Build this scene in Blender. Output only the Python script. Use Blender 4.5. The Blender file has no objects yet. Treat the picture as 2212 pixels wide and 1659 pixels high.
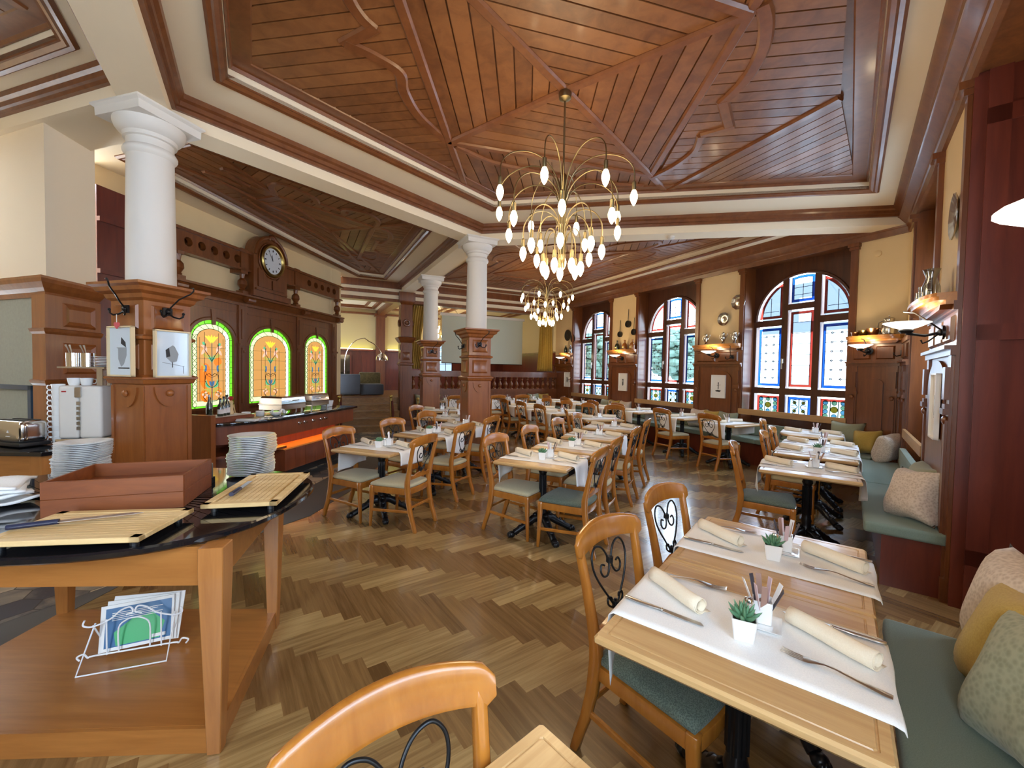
import bpy, bmesh, math, random
from mathutils import Vector, Matrix
random.seed(7)
R = math.radians
S = bpy.context.scene
C = S.collection
PI = math.pi

# ------------------------------------------------------------------ camera, world, light, exposure
F_PX, PITCH, ROLL = 895.0, R(1.77), math.atan(.018)
cam_d = bpy.data.cameras.new('camera')
cam_d.sensor_fit = 'HORIZONTAL'; cam_d.sensor_width = 36.0
cam_d.lens = F_PX / 2212 * 36.0
cam_d.clip_start = .05; cam_d.clip_end = 200
cam = bpy.data.objects.new('camera', cam_d); C.objects.link(cam)
_f = Vector((0, math.cos(PITCH), -math.sin(PITCH)))
_x0 = Vector((1, 0, 0)); _u0 = _x0.cross(_f)
_ix = math.cos(ROLL) * _x0 + math.sin(ROLL) * _u0
_iy = _ix.cross(-_f) * -1
_up = _ix.cross(_f)
_m = Matrix((_ix, _up, -_f)).transposed()
cam.matrix_world = Matrix.Translation((0, 0, 1.5)) @ _m.to_4x4()
S.camera = cam

SKY_STRENGTH = 15.0
w = bpy.data.worlds.new('daylight'); S.world = w; w.use_nodes = True
bgn = w.node_tree.nodes['Background']
bgn.inputs[0].default_value = (.74, .87, 1.0, 1); bgn.inputs[1].default_value = SKY_STRENGTH

S.view_settings.view_transform = 'Standard'
S.view_settings.look = 'None'
S.view_settings.gamma = 1.0
S.view_settings.use_curve_mapping = False
S.view_settings.exposure = 0.28
S.cycles.use_denoising = True
S.cycles.max_bounces = 9
S.cycles.diffuse_bounces = 5
S.cycles.glossy_bounces = 4
S.cycles.transmission_bounces = 6
S.cycles.transparent_max_bounces = 12
S.cycles.sample_clamp_indirect = 6.0
S.cycles.caustics_reflective = False
S.cycles.caustics_refractive = False

# ------------------------------------------------------------------ directions (heading: clockwise from +Y)
def hd(a): return Vector((math.sin(R(a)), math.cos(R(a)), 0))
HC, HW, HL = 39.1, -26.2, 7.8          # wall with the bench, wall with the windows, stained glass wall
c_, nc = hd(HC), hd(HC + 90)
w_, nw = hd(HW), hd(HW + 90)
l_, nl = hd(HL), hd(HL + 90)
SC, SW, SL, SK = .57, 7.09, -5.31, -4.426
def PC(u, off=0, z=0): return nc * (SC - off) + c_ * u + Vector((0, 0, z))
def PW(v, off=0, z=0): return nw * (SW - off) + w_ * v + Vector((0, 0, z))
def PL(t, off=0, z=0): return nl * (SL + off) + l_ * t + Vector((0, 0, z))
def PK(t, off=0, z=0): return nl * (SK + off) + l_ * t + Vector((0, 0, z))
AC, AW, AL = HC + 270, HW + 270, HL + 90   # headings that look into the room from each wall

# ------------------------------------------------------------------ materials
MATS = {}
def newmat(name):
    m = bpy.data.materials.new(name); m.use_nodes = True
    nt = m.node_tree; b = nt.nodes['Principled BSDF']
    MATS[name] = m
    return m, nt, b
def plain(name, col, rough=.5, metal=0, spec=None, coat=0, noise=0, nscale=30, bump=0):
    m, nt, b = newmat(name)
    b.inputs['Base Color'].default_value = (*col, 1)
    b.inputs['Roughness'].default_value = rough
    b.inputs['Metallic'].default_value = metal
    if spec is not None: b.inputs['Specular IOR Level'].default_value = spec
    if coat: b.inputs['Coat Weight'].default_value = coat
    if noise or bump:
        tc = nt.nodes.new('ShaderNodeTexCoord'); n = nt.nodes.new('ShaderNodeTexNoise')
        n.inputs['Scale'].default_value = nscale; n.inputs['Detail'].default_value = 4
        nt.links.new(tc.outputs['Object'], n.inputs['Vector'])
        if noise:
            mx = nt.nodes.new('ShaderNodeMix'); mx.data_type = 'RGBA'
            mx.inputs[6].default_value = (*[v * (1 - noise) for v in col], 1)
            mx.inputs[7].default_value = (*[min(1, v * (1 + noise)) for v in col], 1)
            nt.links.new(n.outputs['Fac'], mx.inputs[0]); nt.links.new(mx.outputs[2], b.inputs['Base Color'])
        if bump:
            bp = nt.nodes.new('ShaderNodeBump'); bp.inputs['Strength'].default_value = bump
            bp.inputs['Distance'].default_value = .004
            nt.links.new(n.outputs['Fac'], bp.inputs['Height']); nt.links.new(bp.outputs['Normal'], b.inputs['Normal'])
    return m
def wood(name, light, dark, stretch=(3, 3, 40), rot=0, rough=.35, coat=0, scale=1.0, staves=None, bump=.06, tonegain=1.0):
    """grain runs along the axis with the small stretch value"""
    m, nt, b = newmat(name); N, Lk = nt.nodes, nt.links
    tc = N.new('ShaderNodeTexCoord'); mp = N.new('ShaderNodeMapping')
    mp.inputs['Rotation'].default_value = (0, 0, rot)
    mp2 = N.new('ShaderNodeMapping')
    mp2.inputs['Scale'].default_value = [s * scale for s in stretch]
    Lk.new(tc.outputs['Object'], mp.inputs['Vector']); Lk.new(mp.outputs['Vector'], mp2.inputs['Vector'])
    n = N.new('ShaderNodeTexNoise'); n.inputs['Scale'].default_value = 1.0
    n.inputs['Detail'].default_value = 6; n.inputs['Roughness'].default_value = .62; n.inputs['Distortion'].default_value = .6
    Lk.new(mp2.outputs['Vector'], n.inputs['Vector'])
    at = N.new('ShaderNodeAttribute'); at.attribute_name = 'tone'
    src = n.outputs['Fac']
    if staves:
        ax, wd = staves
        sp = N.new('ShaderNodeSeparateXYZ'); Lk.new(mp.outputs['Vector'], sp.inputs[0])
        d = N.new('ShaderNodeMath'); d.operation = 'DIVIDE'; d.inputs[1].default_value = wd
        Lk.new(sp.outputs[ax], d.inputs[0])
        fl = N.new('ShaderNodeMath'); fl.operation = 'FLOOR'; Lk.new(d.outputs[0], fl.inputs[0])
        wn = N.new('ShaderNodeTexWhiteNoise'); wn.noise_dimensions = '1D'; Lk.new(fl.outputs[0], wn.inputs['W'])
        ma = N.new('ShaderNodeMath'); ma.operation = 'MULTIPLY_ADD'; ma.inputs[1].default_value = .45
        ma.inputs[2].default_value = -.22
        Lk.new(wn.outputs['Value'], ma.inputs[0])
        ad = N.new('ShaderNodeMath'); ad.operation = 'ADD'; Lk.new(src, ad.inputs[0]); Lk.new(ma.outputs[0], ad.inputs[1])
        src = ad.outputs[0]
    tg = N.new('ShaderNodeMath'); tg.operation = 'MULTIPLY_ADD'; tg.inputs[1].default_value = tonegain
    Lk.new(at.outputs['Fac'], tg.inputs[0]); Lk.new(src, tg.inputs[2])
    cr = N.new('ShaderNodeValToRGB')
    cr.color_ramp.elements[0].position = .25; cr.color_ramp.elements[0].color = (*dark, 1)
    cr.color_ramp.elements[1].position = .75; cr.color_ramp.elements[1].color = (*light, 1)
    Lk.new(tg.outputs[0], cr.inputs['Fac']); Lk.new(cr.outputs['Color'], b.inputs['Base Color'])
    b.inputs['Roughness'].default_value = rough
    if coat: b.inputs['Coat Weight'].default_value = coat; b.inputs['Coat Roughness'].default_value = .12
    if bump:
        bp = N.new('ShaderNodeBump'); bp.inputs['Strength'].default_value = bump; bp.inputs['Distance'].default_value = .003
        Lk.new(n.outputs['Fac'], bp.inputs['Height']); Lk.new(bp.outputs['Normal'], b.inputs['Normal'])
    return m
def glow(name, col, s):
    m, nt, b = newmat(name)
    b.inputs['Base Color'].default_value = (*[v * .5 for v in col], 1)
    b.inputs['Emission Color'].default_value = (*col, 1); b.inputs['Emission Strength'].default_value = s
    b.inputs['Roughness'].default_value = .3
    return m
def pane(name, col, gloss=.06):
    m, nt, b = newmat(name); N, Lk = nt.nodes, nt.links
    N.remove(b)
    t = N.new('ShaderNodeBsdfTransparent'); t.inputs[0].default_value = (*col, 1)
    g = N.new('ShaderNodeBsdfGlossy'); g.inputs['Roughness'].default_value = .05
    mx = N.new('ShaderNodeMixShader'); mx.inputs[0].default_value = gloss
    Lk.new(t.outputs[0], mx.inputs[1]); Lk.new(g.outputs[0], mx.inputs[2])
    Lk.new(mx.outputs[0], N['Material Output'].inputs['Surface'])
    return m
def fabric(name, a, b2, scale=220, rough=.9, bump=.4, kind='weave'):
    m, nt, b = newmat(name); N, Lk = nt.nodes, nt.links
    tc = N.new('ShaderNodeTexCoord')
    v = N.new('ShaderNodeTexVoronoi' if kind == 'dots' else 'ShaderNodeTexNoise'); v.inputs['Scale'].default_value = scale
    Lk.new(tc.outputs['Object'], v.inputs['Vector'])
    out = v.outputs['Distance'] if kind == 'dots' else v.outputs['Fac']
    cr = N.new('ShaderNodeValToRGB'); cr.color_ramp.elements[0].color = (*a, 1); cr.color_ramp.elements[1].color = (*b2, 1)
    cr.color_ramp.elements[0].position = .2; cr.color_ramp.elements[1].position = .7
    Lk.new(out, cr.inputs[0]); Lk.new(cr.outputs[0], b.inputs['Base Color'])
    b.inputs['Roughness'].default_value = rough; b.inputs['Sheen Weight'].default_value = .15
    bp = N.new('ShaderNodeBump'); bp.inputs['Strength'].default_value = bump; bp.inputs['Distance'].default_value = .002
    Lk.new(out, bp.inputs['Height']); Lk.new(bp.outputs[0], b.inputs['Normal'])
    return m

PLASTER = plain('cream_plaster', (.76, .58, .33), .85, noise=.03, nscale=6)
CEILP = plain('ceiling_plaster', (.82, .70, .52), .85, noise=.02, nscale=5)
WHITE = plain('white_paint', (.70, .67, .63), .6)
MAHOG = wood('mahogany', (.21, .064, .014), (.105, .027, .006), (16, 16, 1.6), rough=.34, coat=.25)
MAHOGH = wood('mahogany_flat', (.215, .075, .024), (.115, .033, .011), (9, 9, 9), rough=.36, coat=.2)
REDW = wood('red_wood', (.165, .028, .011), (.085, .012, .005), (14, 14, 1.5), rough=.4, coat=.15)
DARKW = wood('window_frame_wood', (.10, .030, .010), (.05, .014, .006), (16, 16, 1.6), rough=.34, coat=.2)
PEDW = wood('pedestal_wood', (.34, .112, .026), (.19, .054, .012), (14, 14, 1.4), rough=.33, coat=.3)
CEILW = wood('ceiling_boards', (.27, .105, .034), (.13, .043, .013), (7, 7, 7), rough=.4, coat=.12, tonegain=.6)
CEILT = wood('ceiling_battens', (.235, .082, .026), (.135, .04, .012), (8, 8, 8), rough=.36, coat=.2)
CHAIRW = wood('honey_beech', (.47, .180, .026), (.30, .098, .012), (14, 14, 3), rough=.26, coat=.5, bump=.02)
OAKTOP = wood('oak_tabletop', (.62, .40, .18), (.44, .245, .09), (2.2, 34, 34), rough=.3, coat=.25, staves=('Y', .055))
OAKI = wood('oak_island', (.43, .175, .042), (.29, .105, .022), (2, 26, 26), rough=.32, coat=.35)
OAKIV = wood('oak_island_upright', (.44, .18, .046), (.30, .11, .024), (26, 26, 2), rough=.32, coat=.35)
FLA = wood('oak_floor', (.275, .160, .060), (.125, .066, .022), (2.2, 42, 1), rot=R(55), rough=.26, coat=.6, bump=.05, tonegain=1.0)  # darker than the cross planks: their lack of sheen put into the colour
FLB = wood('oak_floor_cross', (.46, .315, .135), (.215, .128, .048), (42, 2.2, 1), rot=R(55), rough=.26, coat=.6, bump=.05, tonegain=1.0)  # paler tone: sheen on planks of this direction put into the colour
STEPW = wood('stair_oak', (.30, .17, .065), (.17, .085, .03), (3, 20, 20), rough=.3, coat=.3)
RAILW = wood('rail_wood', (.50, .30, .13), (.36, .19, .07), (3, 3, 20), rough=.4)
TRAYW = wood('tray_walnut', (.25, .068, .014), (.14, .033, .007), (3, 20, 20), rough=.45)
BOARDW = wood('bread_board', (.78, .58, .30), (.60, .40, .17), (3, 30, 30), rough=.5, staves=('Y', .03))
COUNTW = wood('counter_wood', (.26, .07, .025), (.14, .032, .012), (10, 10, 1.2), rough=.34, coat=.25)
IRON = plain('black_iron', (.012, .013, .016), .35, .6, coat=.2)
SCROLL = plain('scroll_iron', (.03, .032, .035), .32, .8)
BRASS = plain('brass', (.50, .36, .12), .3, 1)
ABRASS = plain('antique_brass', (.24, .19, .10), .36, 1)
CHROME = plain('chrome', (.75, .75, .76), .12, 1)
STEEL = plain('brushed_steel', (.62, .61, .6), .28, 1)
PEWTER = plain('pewter', (.60, .59, .57), .2, 1)
COPPER = plain('copper', (.62, .30, .14), .3, 1)
GRANITE = plain('black_granite', (.008, .008, .01), .07, 0, coat=.4)
PORC = plain('white_porcelain', (.84, .85, .86), .14, coat=.5)
LINEN = fabric('white_linen', (.78, .79, .80), (.88, .88, .88), 260, .9, .15)
NAPK = fabric('cream_napkin', (.78, .68, .52), (.84, .75, .60), 300, .9, .15)
SEATG = fabric('green_seat_cloth', (.055, .08, .065), (.14, .18, .145), 230, .85, .5, 'dots')
SEATK = fabric('khaki_seat_cloth', (.42, .38, .24), (.55, .50, .33), 210, .9, .3)
BENCHG = fabric('sage_bench_cloth', (.15, .20, .16), (.21, .27, .215), 300, .9, .25)
P_GREEN = fabric('pillow_sage', (.25, .28, .19), (.36, .38, .27), 60, .95, .6, 'dots')
P_GREY = fabric('pillow_grey_green', (.22, .235, .16), (.30, .31, .21), 220, .95, .3)
P_MUST = fabric('pillow_mustard', (.40, .27, .05), (.50, .35, .08), 160, .9, .25)
P_CREAM = fabric('pillow_cream', (.50, .40, .32), (.66, .56, .47), 70, .95, .7, 'dots')
CURT = fabric('mustard_curtain', (.36, .22, .03), (.50, .32, .05), 40, .85, .2)
BLACKPL = plain('black_plastic', (.012, .012, .014), .4)
DARK = plain('dark_recess', (.012, .009, .007), .8)
SCREEN = plain('projection_screen', (.55, .60, .52), .8)
GREYP = plain('grey_woven_wallpaper', (.34, .33, .26), .9, noise=.12, nscale=40)
NAVY = plain('navy_frame', (.02, .045, .08), .4)
PAPER = plain('art_paper', (.80, .80, .79), .7)
PAPERB = plain('glazed_print', (.62, .72, .82), .08, coat=.6)
INK = plain('ink', (.03, .03, .035), .7)
INKG = plain('grey_ink', (.30, .33, .36), .6)
FRAMEW = plain('pale_frame', (.72, .58, .36), .4)
FRAMEWH = plain('white_frame', (.80, .79, .76), .4)

AMBER = plain('amber_glass', (.30, .09, .01), .08, coat=1)
DGLASS = plain('dark_bottle_glass', (.012, .02, .012), .08, coat=1)
LEAF = plain('succulent_leaf', (.10, .24, .13), .45, noise=.3, nscale=60)
HEDGE = plain('hedge_leaf', (.055, .10, .075), .7, noise=.4, nscale=9)
SOIL = plain('soil', (.03, .02, .012), .9)
SOFA = fabric('grey_sofa', (.035, .038, .045), (.055, .058, .07), 120)
GREENW = plain('green_wax', (.05, .45, .04), .4)
MENUB = plain('menu_blue', (.03, .13, .30), .35)
MENUG = plain('menu_green', (.06, .42, .16), .35)
REDP = plain('red_plastic', (.45, .03, .03), .4)
BLUEST = plain('grey_building', (.035, .045, .06), .7)
SNOW = plain('pale_ground', (.62, .64, .66), .9)
LEAD = plain('lead_came', (.035, .035, .035), .5, .6)
BULB = glow('bulb_glow', (1.0, .74, .42), 26)
LAMPG = glow('lamp_glass_lit', (1.0, .90, .74), 3.0)
COVE = glow('cove_strip', (.80, .86, .25), 10)
NICHE = glow('orange_strip', (1.0, .30, .03), 14)
TUBE = glow('backlit_white', (.95, 1.0, .72), 2.4)
G_CLEAR = pane('clear_leaded_glass', (.78, .87, .95))
G_BLUE = pane('blue_border_glass', (.004, .03, .16))
G_RED = pane('red_border_glass', (.13, .012, .008))
G_PALE = pane('pale_blue_glass', (.22, .36, .48))
G_YEL = pane('yellow_stain_glass', (.34, .27, .08))
G_GRN = pane('bottle_green_glass', (.30, .40, .34))
GLASSY = pane('clear_glassware', (.62, .66, .66), .30)
L_GREEN = glow('lit_green_glass', (.18, .75, .03), 1.0)
L_CREAM = glow('lit_cream_glass', (.80, .92, .50), 1.0)
L_CREAM2 = glow('lit_yellow_glass', (.85, .72, .28), .8)
L_AMB = glow('lit_amber_glass', (.62, .31, .085), .95)
L_ORG = glow('lit_orange_glass', (.85, .20, .01), 1.0)
L_YEL = glow('lit_lily_glass', (.95, .66, .05), 1.0)
L_LEAF = glow('lit_leaf_glass', (.10, .50, .26), .9)
L_BLUE = glow('lit_blue_glass', (.05, .16, .34), .9)
L_PINK = glow('lit_pink_glass', (.95, .52, .38), .9)
L_OLIV = glow('lit_olive_glass', (.55, .45, .08), .8)

# ------------------------------------------------------------------ mesh builder
class MB:
    def __init__(s, M=None): s.v = []; s.f = []; s.mi = []; s.tone = []; s.M = M or Matrix(); s.t = 0.0; s.uses_tone = False
    def add(s, vs, fs, m=0):
        o = len(s.v); s.v += [s.M @ Vector(p) for p in vs]
        for f in fs: s.f.append([i + o for i in f]); s.mi.append(m); s.tone.append(s.t)
        return s
    def box(s, c, d, rz=0, m=0, taper=1.0):
        x, y, z = d[0] / 2, d[1] / 2, d[2] / 2; cr, sr = math.cos(rz), math.sin(rz); vs = []
        for k, zz in ((1, -z), (taper, z)):
            for a, b in ((-x, -y), (x, -y), (x, y), (-x, y)):
                a *= k; b *= k
                vs.append((c[0] + a * cr - b * sr, c[1] + a * sr + b * cr, c[2] + zz))
        return s.add(vs, [(3, 2, 1, 0), (4, 5, 6, 7), (0, 1, 5, 4), (1, 2, 6, 5), (2, 3, 7, 6), (3, 0, 4, 7)], m)
    def bb(s, x0, x1, y0, y1, z0, z1, m=0): return s.box(((x0 + x1) / 2, (y0 + y1) / 2, (z0 + z1) / 2), (x1 - x0, y1 - y0, z1 - z0), 0, m)
    def prism(s, poly, z0, z1, m=0):
        n = len(poly); a = sum(poly[i][0] * poly[(i + 1) % n][1] - poly[(i + 1) % n][0] * poly[i][1] for i in range(n))
        if a < 0: poly = poly[::-1]
        vs = [(p[0], p[1], z0) for p in poly] + [(p[0], p[1], z1) for p in poly]
        fs = [tuple(range(n - 1, -1, -1)), tuple(range(n, 2 * n))] + [(i, (i + 1) % n, n + (i + 1) % n, n + i) for i in range(n)]
        return s.add(vs, fs, m)
    def plate(s, poly, y0, y1, m=0):
        """poly in (x, z), thickness along y"""
        n = len(poly); a = sum(poly[i][0] * poly[(i + 1) % n][1] - poly[(i + 1) % n][0] * poly[i][1] for i in range(n))
        if a < 0: poly = poly[::-1]
        if y0 > y1: y0, y1 = y1, y0
        vs = [(p[0], y0, p[1]) for p in poly] + [(p[0], y1, p[1]) for p in poly]
        fs = [tuple(range(n)), tuple(range(2 * n - 1, n - 1, -1))] + [(i, n + i, n + (i + 1) % n, (i + 1) % n) for i in range(n)]
        return s.add(vs, fs, m)
    def tube(s, pts, r, n=8, closed=False, m=0, sx=1.0):
        P = [Vector(p) for p in pts]; k = len(P); rr = r if isinstance(r, (list, tuple)) else [r] * k
        vs = []; up = None
        for i in range(k):
            if closed: t = P[(i + 1) % k] - P[i - 1]
            else: t = P[min(i + 1, k - 1)] - P[max(i - 1, 0)]
            if t.length < 1e-9: t = Vector((0, 0, 1))
            t.normalize()
            if up is None:
                up = t.orthogonal().normalized()
            else:
                up = (up - t * up.dot(t))
                up = up.normalized() if up.length > 1e-6 else t.orthogonal().normalized()
            b = t.cross(up)
            for j in range(n):
                a = 2 * PI * j / n
                vs.append(P[i] + up * (math.cos(a) * rr[i]) + b * (math.sin(a) * rr[i] * sx))
        fs = []
        for i in range(k if closed else k - 1):
            i2 = (i + 1) % k
            for j in range(n): fs.append((i * n + j, i * n + (j + 1) % n, i2 * n + (j + 1) % n, i2 * n + j))
        if not closed: fs += [tuple(range(n - 1, -1, -1)), tuple(range((k - 1) * n, k * n))]
        return s.add(vs, fs, m)
    def bar(s, p0, p1, wd, ht, m=0, w2=None, h2=None):
        """rectangular bar between two points; height axis kept near world z"""
        a, b = Vector(p0), Vector(p1); t = (b - a).normalized()
        side = t.cross(Vector((0, 0, 1)))
        if side.length < 1e-4: side = Vector((1, 0, 0))
        side.normalize(); up = side.cross(t)
        w2 = wd if w2 is None else w2; h2 = ht if h2 is None else h2; vs = []
        for p, ww, hh in ((a, wd, ht), (b, w2, h2)):
            for i, j in ((-1, -1), (1, -1), (1, 1), (-1, 1)): vs.append(p + side * (i * ww / 2) + up * (j * hh / 2))
        return s.add(vs, [(0, 1, 2, 3), (7, 6, 5, 4), (0, 4, 5, 1), (1, 5, 6, 2), (2, 6, 7, 3), (3, 7, 4, 0)], m)
    def sections(s, secs, m=0, cap=True):
        """loft of closed rings with equal counts"""
        n = len(secs[0]); vs = [p for q in secs for p in q]; fs = []
        for i in range(len(secs) - 1):
            for j in range(n): fs.append((i * n + j, i * n + (j + 1) % n, (i + 1) * n + (j + 1) % n, (i + 1) * n + j))
        if cap: fs += [tuple(range(n - 1, -1, -1)), tuple(range((len(secs) - 1) * n, len(secs) * n))]
        return s.add(vs, fs, m)
    def lathe(s, prof, n=20, c=(0, 0), m=0, cap=True):
        secs = [[(c[0] + r * math.cos(2 * PI * j / n), c[1] + r * math.sin(2 * PI * j / n), z) for j in range(n)] for r, z in prof]
        return s.sections(secs, m, cap)
    def sq(s, prof, c=(0, 0), ry=1.0, rz=0, m=0, cap=True, ch=0.0):
        """square 'lathe': (half side, z)"""
        cr, sr = math.cos(rz), math.sin(rz); secs = []
        for h, z in prof:
            q = []
            if ch: raw = [(-h + ch, -h), (h - ch, -h), (h, -h + ch), (h, h - ch), (h - ch, h), (-h + ch, h), (-h, h - ch), (-h, -h + ch)]
            else: raw = [(-h, -h), (h, -h), (h, h), (-h, h)]
            for a, b in raw:
                b *= ry; q.append((c[0] + a * cr - b * sr, c[1] + a * sr + b * cr, z))
            secs.append(q)
        return s.sections(secs, m, cap)
    def ball(s, c, r, n=12, k=8, m=0):
        rx, ry, rz = r if isinstance(r, (list, tuple)) else (r, r, r)
        secs = []
        for i in range(1, k):
            a = -PI / 2 + PI * i / k
            secs.append([(c[0] + rx * math.cos(a) * math.cos(2 * PI * j / n), c[1] + ry * math.cos(a) * math.sin(2 * PI * j / n), c[2] + rz * math.sin(a)) for j in range(n)])
        o = len(s.v); s.sections(secs, m, False)
        tot = (k - 1) * n
        s.v += [s.M @ Vector((c[0], c[1], c[2] - rz)), s.M @ Vector((c[0], c[1], c[2] + rz))]
        for j in range(n):
            s.f.append([o + tot, o + (j + 1) % n, o + j]); s.mi.append(m); s.tone.append(s.t)
            s.f.append([o + tot + 1, o + (k - 2) * n + j, o + (k - 2) * n + (j + 1) % n]); s.mi.append(m); s.tone.append(s.t)
        return s
    def sweep(s, path, prof, closed=False, m=0):
        """profile (offset to the right of travel, z) carried along a horizontal path with mitred corners"""
        P = [Vector((p[0], p[1], 0)) for p in path]; n = len(P); secs = []
        for i in range(n):
            d0 = (P[i] - P[i - 1]).normalized() if (closed or i > 0) else None
            d1 = (P[(i + 1) % n] - P[i]).normalized() if (closed or i < n - 1) else None
            if d0 is None: d0 = d1
            if d1 is None: d1 = d0
            r0 = Vector((d0.y, -d0.x, 0)); r1 = Vector((d1.y, -d1.x, 0))
            b = r0 + r1; b.normalize(); k = 1 / max(.25, b.dot(r0))
            secs.append([(P[i].x + b.x * o * k, P[i].y + b.y * o * k, z) for o, z in prof])
        q = len(prof); vs = [p for x in secs for p in x]; fs = []
        for i in range(n if closed else n - 1):
            i2 = (i + 1) % n
            for j in range(q): fs.append((i * q + j, i * q + (j + 1) % q, i2 * q + (j + 1) % q, i2 * q + j))
        if not closed: fs += [tuple(range(q)), tuple(range(n * q - 1, (n - 1) * q - 1, -1))]
        return s.add(vs, fs, m)
    def grid(s, fn, nu, nv, m=0, closed_u=False):
        vs = [fn(i / (nu - (0 if closed_u else 1)), j / (nv - 1)) for j in range(nv) for i in range(nu)]; fs = []
        for j in range(nv - 1):
            for i in range(nu if closed_u else nu - 1):
                i2 = (i + 1) % nu
                fs.append((j * nu + i, j * nu + i2, (j + 1) * nu + i2, (j + 1) * nu + i))
        return s.add(vs, fs, m)
    def build(s, name, mat, parent=None, smooth=40, bevel=0, seg=2, solid=0, loc=None, rz=None):
        me = bpy.data.meshes.new(name); me.from_pydata([tuple(v) for v in s.v], [], s.f)
        mats = mat if isinstance(mat, (list, tuple)) else [mat]
        for q in mats: me.materials.append(q)
        for p, i in zip(me.polygons, s.mi): p.material_index = i
        if s.uses_tone:
            a = me.attributes.new('tone', 'FLOAT', 'FACE')
            for i, t in enumerate(s.tone): a.data[i].value = t
        bm = bmesh.new(); bm.from_mesh(me)
        bmesh.ops.recalc_face_normals(bm, faces=bm.faces)
        if bevel:
            es = [e for e in bm.edges if len(e.link_faces) == 2 and e.calc_face_angle(0) > R(35)]
            bmesh.ops.bevel(bm, geom=es, offset=bevel, segments=seg, affect='EDGES', profile=.6, clamp_overlap=True)
        bm.to_mesh(me); bm.free()
        if smooth:
            for p in me.polygons: p.use_smooth = True
            me.set_sharp_from_angle(angle=R(smooth))
        o = bpy.data.objects.new(name, me); C.objects.link(o)
        if parent: o.parent = parent
        if solid:
            md = o.modifiers.new('thickness', 'SOLIDIFY'); md.thickness = solid; md.offset = 0
        if loc is not None: o.location = loc
        if rz is not None: o.rotation_euler.z = rz
        return o

def tag(o, label, cat, group=None, kind=None):
    o['label'] = label; o['category'] = cat
    if group: o['group'] = group
    if kind: o['kind'] = kind
    return o
def thing(name, label, cat, loc=(0, 0, 0), h=0, group=None, kind=None):
    o = bpy.data.objects.new(name, None); C.objects.link(o); o.empty_display_size = .1
    o.location = loc; o.rotation_euler = (0, 0, -R(h))
    return tag(o, label, cat, group, kind)
def struct(o): o['kind'] = 'structure'; return o
def place(o, loc, h=0):
    o.location = loc; o.rotation_euler = (0, 0, -R(h)); return o
def frame(loc, h): return Matrix.Translation(Vector(loc)) @ Matrix.Rotation(-R(h), 4, 'Z')
KIDS = {}
def kids(o):
    if o.name not in KIDS: KIDS[o.name] = list(o.children)
    return KIDS[o.name]
def dup(src, loc, h, label=None, group=None):
    r = src.copy(); C.objects.link(r); r.location = loc; r.rotation_euler = (0, 0, -R(h))
    if label: r['label'] = label
    if group: r['group'] = group
    for ch in kids(src):
        k = ch.copy(); C.objects.link(k); k.parent = r
        for g in kids(ch):
            q = g.copy(); C.objects.link(q); q.parent = k
    return r
def arc(cx, cz, r, a0, a1, n): return [(cx + r * math.cos(R(a0 + (a1 - a0) * i / n)), cz + r * math.sin(R(a0 + (a1 - a0) * i / n))) for i in range(n + 1)]
def v2(p): return (p[0], p[1])
def line_x(p, d, q, e):
    det = d[0] * -e[1] + e[0] * d[1]
    t = ((q[0] - p[0]) * -e[1] + e[0] * (q[1] - p[1])) / det
    return (p[0] + d[0] * t, p[1] + d[1] * t)
def inset(poly, ds):
    n = len(poly); ds = ds if isinstance(ds, (list, tuple)) else [ds] * n; L = []
    for i in range(n):
        a, b = poly[i], poly[(i + 1) % n]; dx, dy = b[0] - a[0], b[1] - a[1]; k = math.hypot(dx, dy); dx, dy = dx / k, dy / k
        L.append(((a[0] + dy * ds[i], a[1] - dx * ds[i]), (dx, dy)))
    return [line_x(*L[i - 1], *L[i]) for i in range(n)]
def clip(poly, a, b):
    """keep the part of poly right of a->b"""
    out = []; n = len(poly)
    def sd(p): return (b[0] - a[0]) * (p[1] - a[1]) - (b[1] - a[1]) * (p[0] - a[0])
    for i in range(n):
        p, q = poly[i], poly[(i + 1) % n]; sp, sq_ = sd(p), sd(q)
        if sp <= 1e-9: out.append(p)
        if (sp < -1e-9 and sq_ > 1e-9) or (sp > 1e-9 and sq_ < -1e-9):
            t = sp / (sp - sq_); out.append((p[0] + (q[0] - p[0]) * t, p[1] + (q[1] - p[1]) * t))
    return out
def cw(poly):
    n = len(poly); a = sum(poly[i][0] * poly[(i + 1) % n][1] - poly[(i + 1) % n][0] * poly[i][1] for i in range(n))
    return poly[::-1] if a > 0 else poly

# ------------------------------------------------------------------ large structure: floor
fl = MB(); fl.uses_tone = True
L_, W_ = .475, .095
A_, B_ = hd(145), hd(55); org = Vector((0, 6, 0))
for k in range(-130, 131):
    for j in range(-26, 27):
        for vert in (0, 1):
            a0, b0 = k * W_ - j * L_, k * W_ + j * L_
            if vert: a1, b1, da, db = a0, b0 + W_, W_, L_
            else: a1, b1, da, db = a0, b0, L_, W_
            q = [org + A_ * (a1 + x) + B_ * (b1 + y) for x, y in ((0, 0), (da, 0), (da, db), (0, db))]
            m_ = (q[0] + q[2]) / 2
            if not (-5.9 < m_.x < 6.2 and -1.9 < m_.y < 13.6): continue
            if m_.dot(nc) > 2.2 or m_.dot(nw) > 7.5: continue
            fl.t = random.gauss(-.02, .10)
            fl.add(q, [(0, 1, 2, 3)], vert)
o = fl.build('floor', [FLA, FLB], smooth=0); struct(o)
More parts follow.
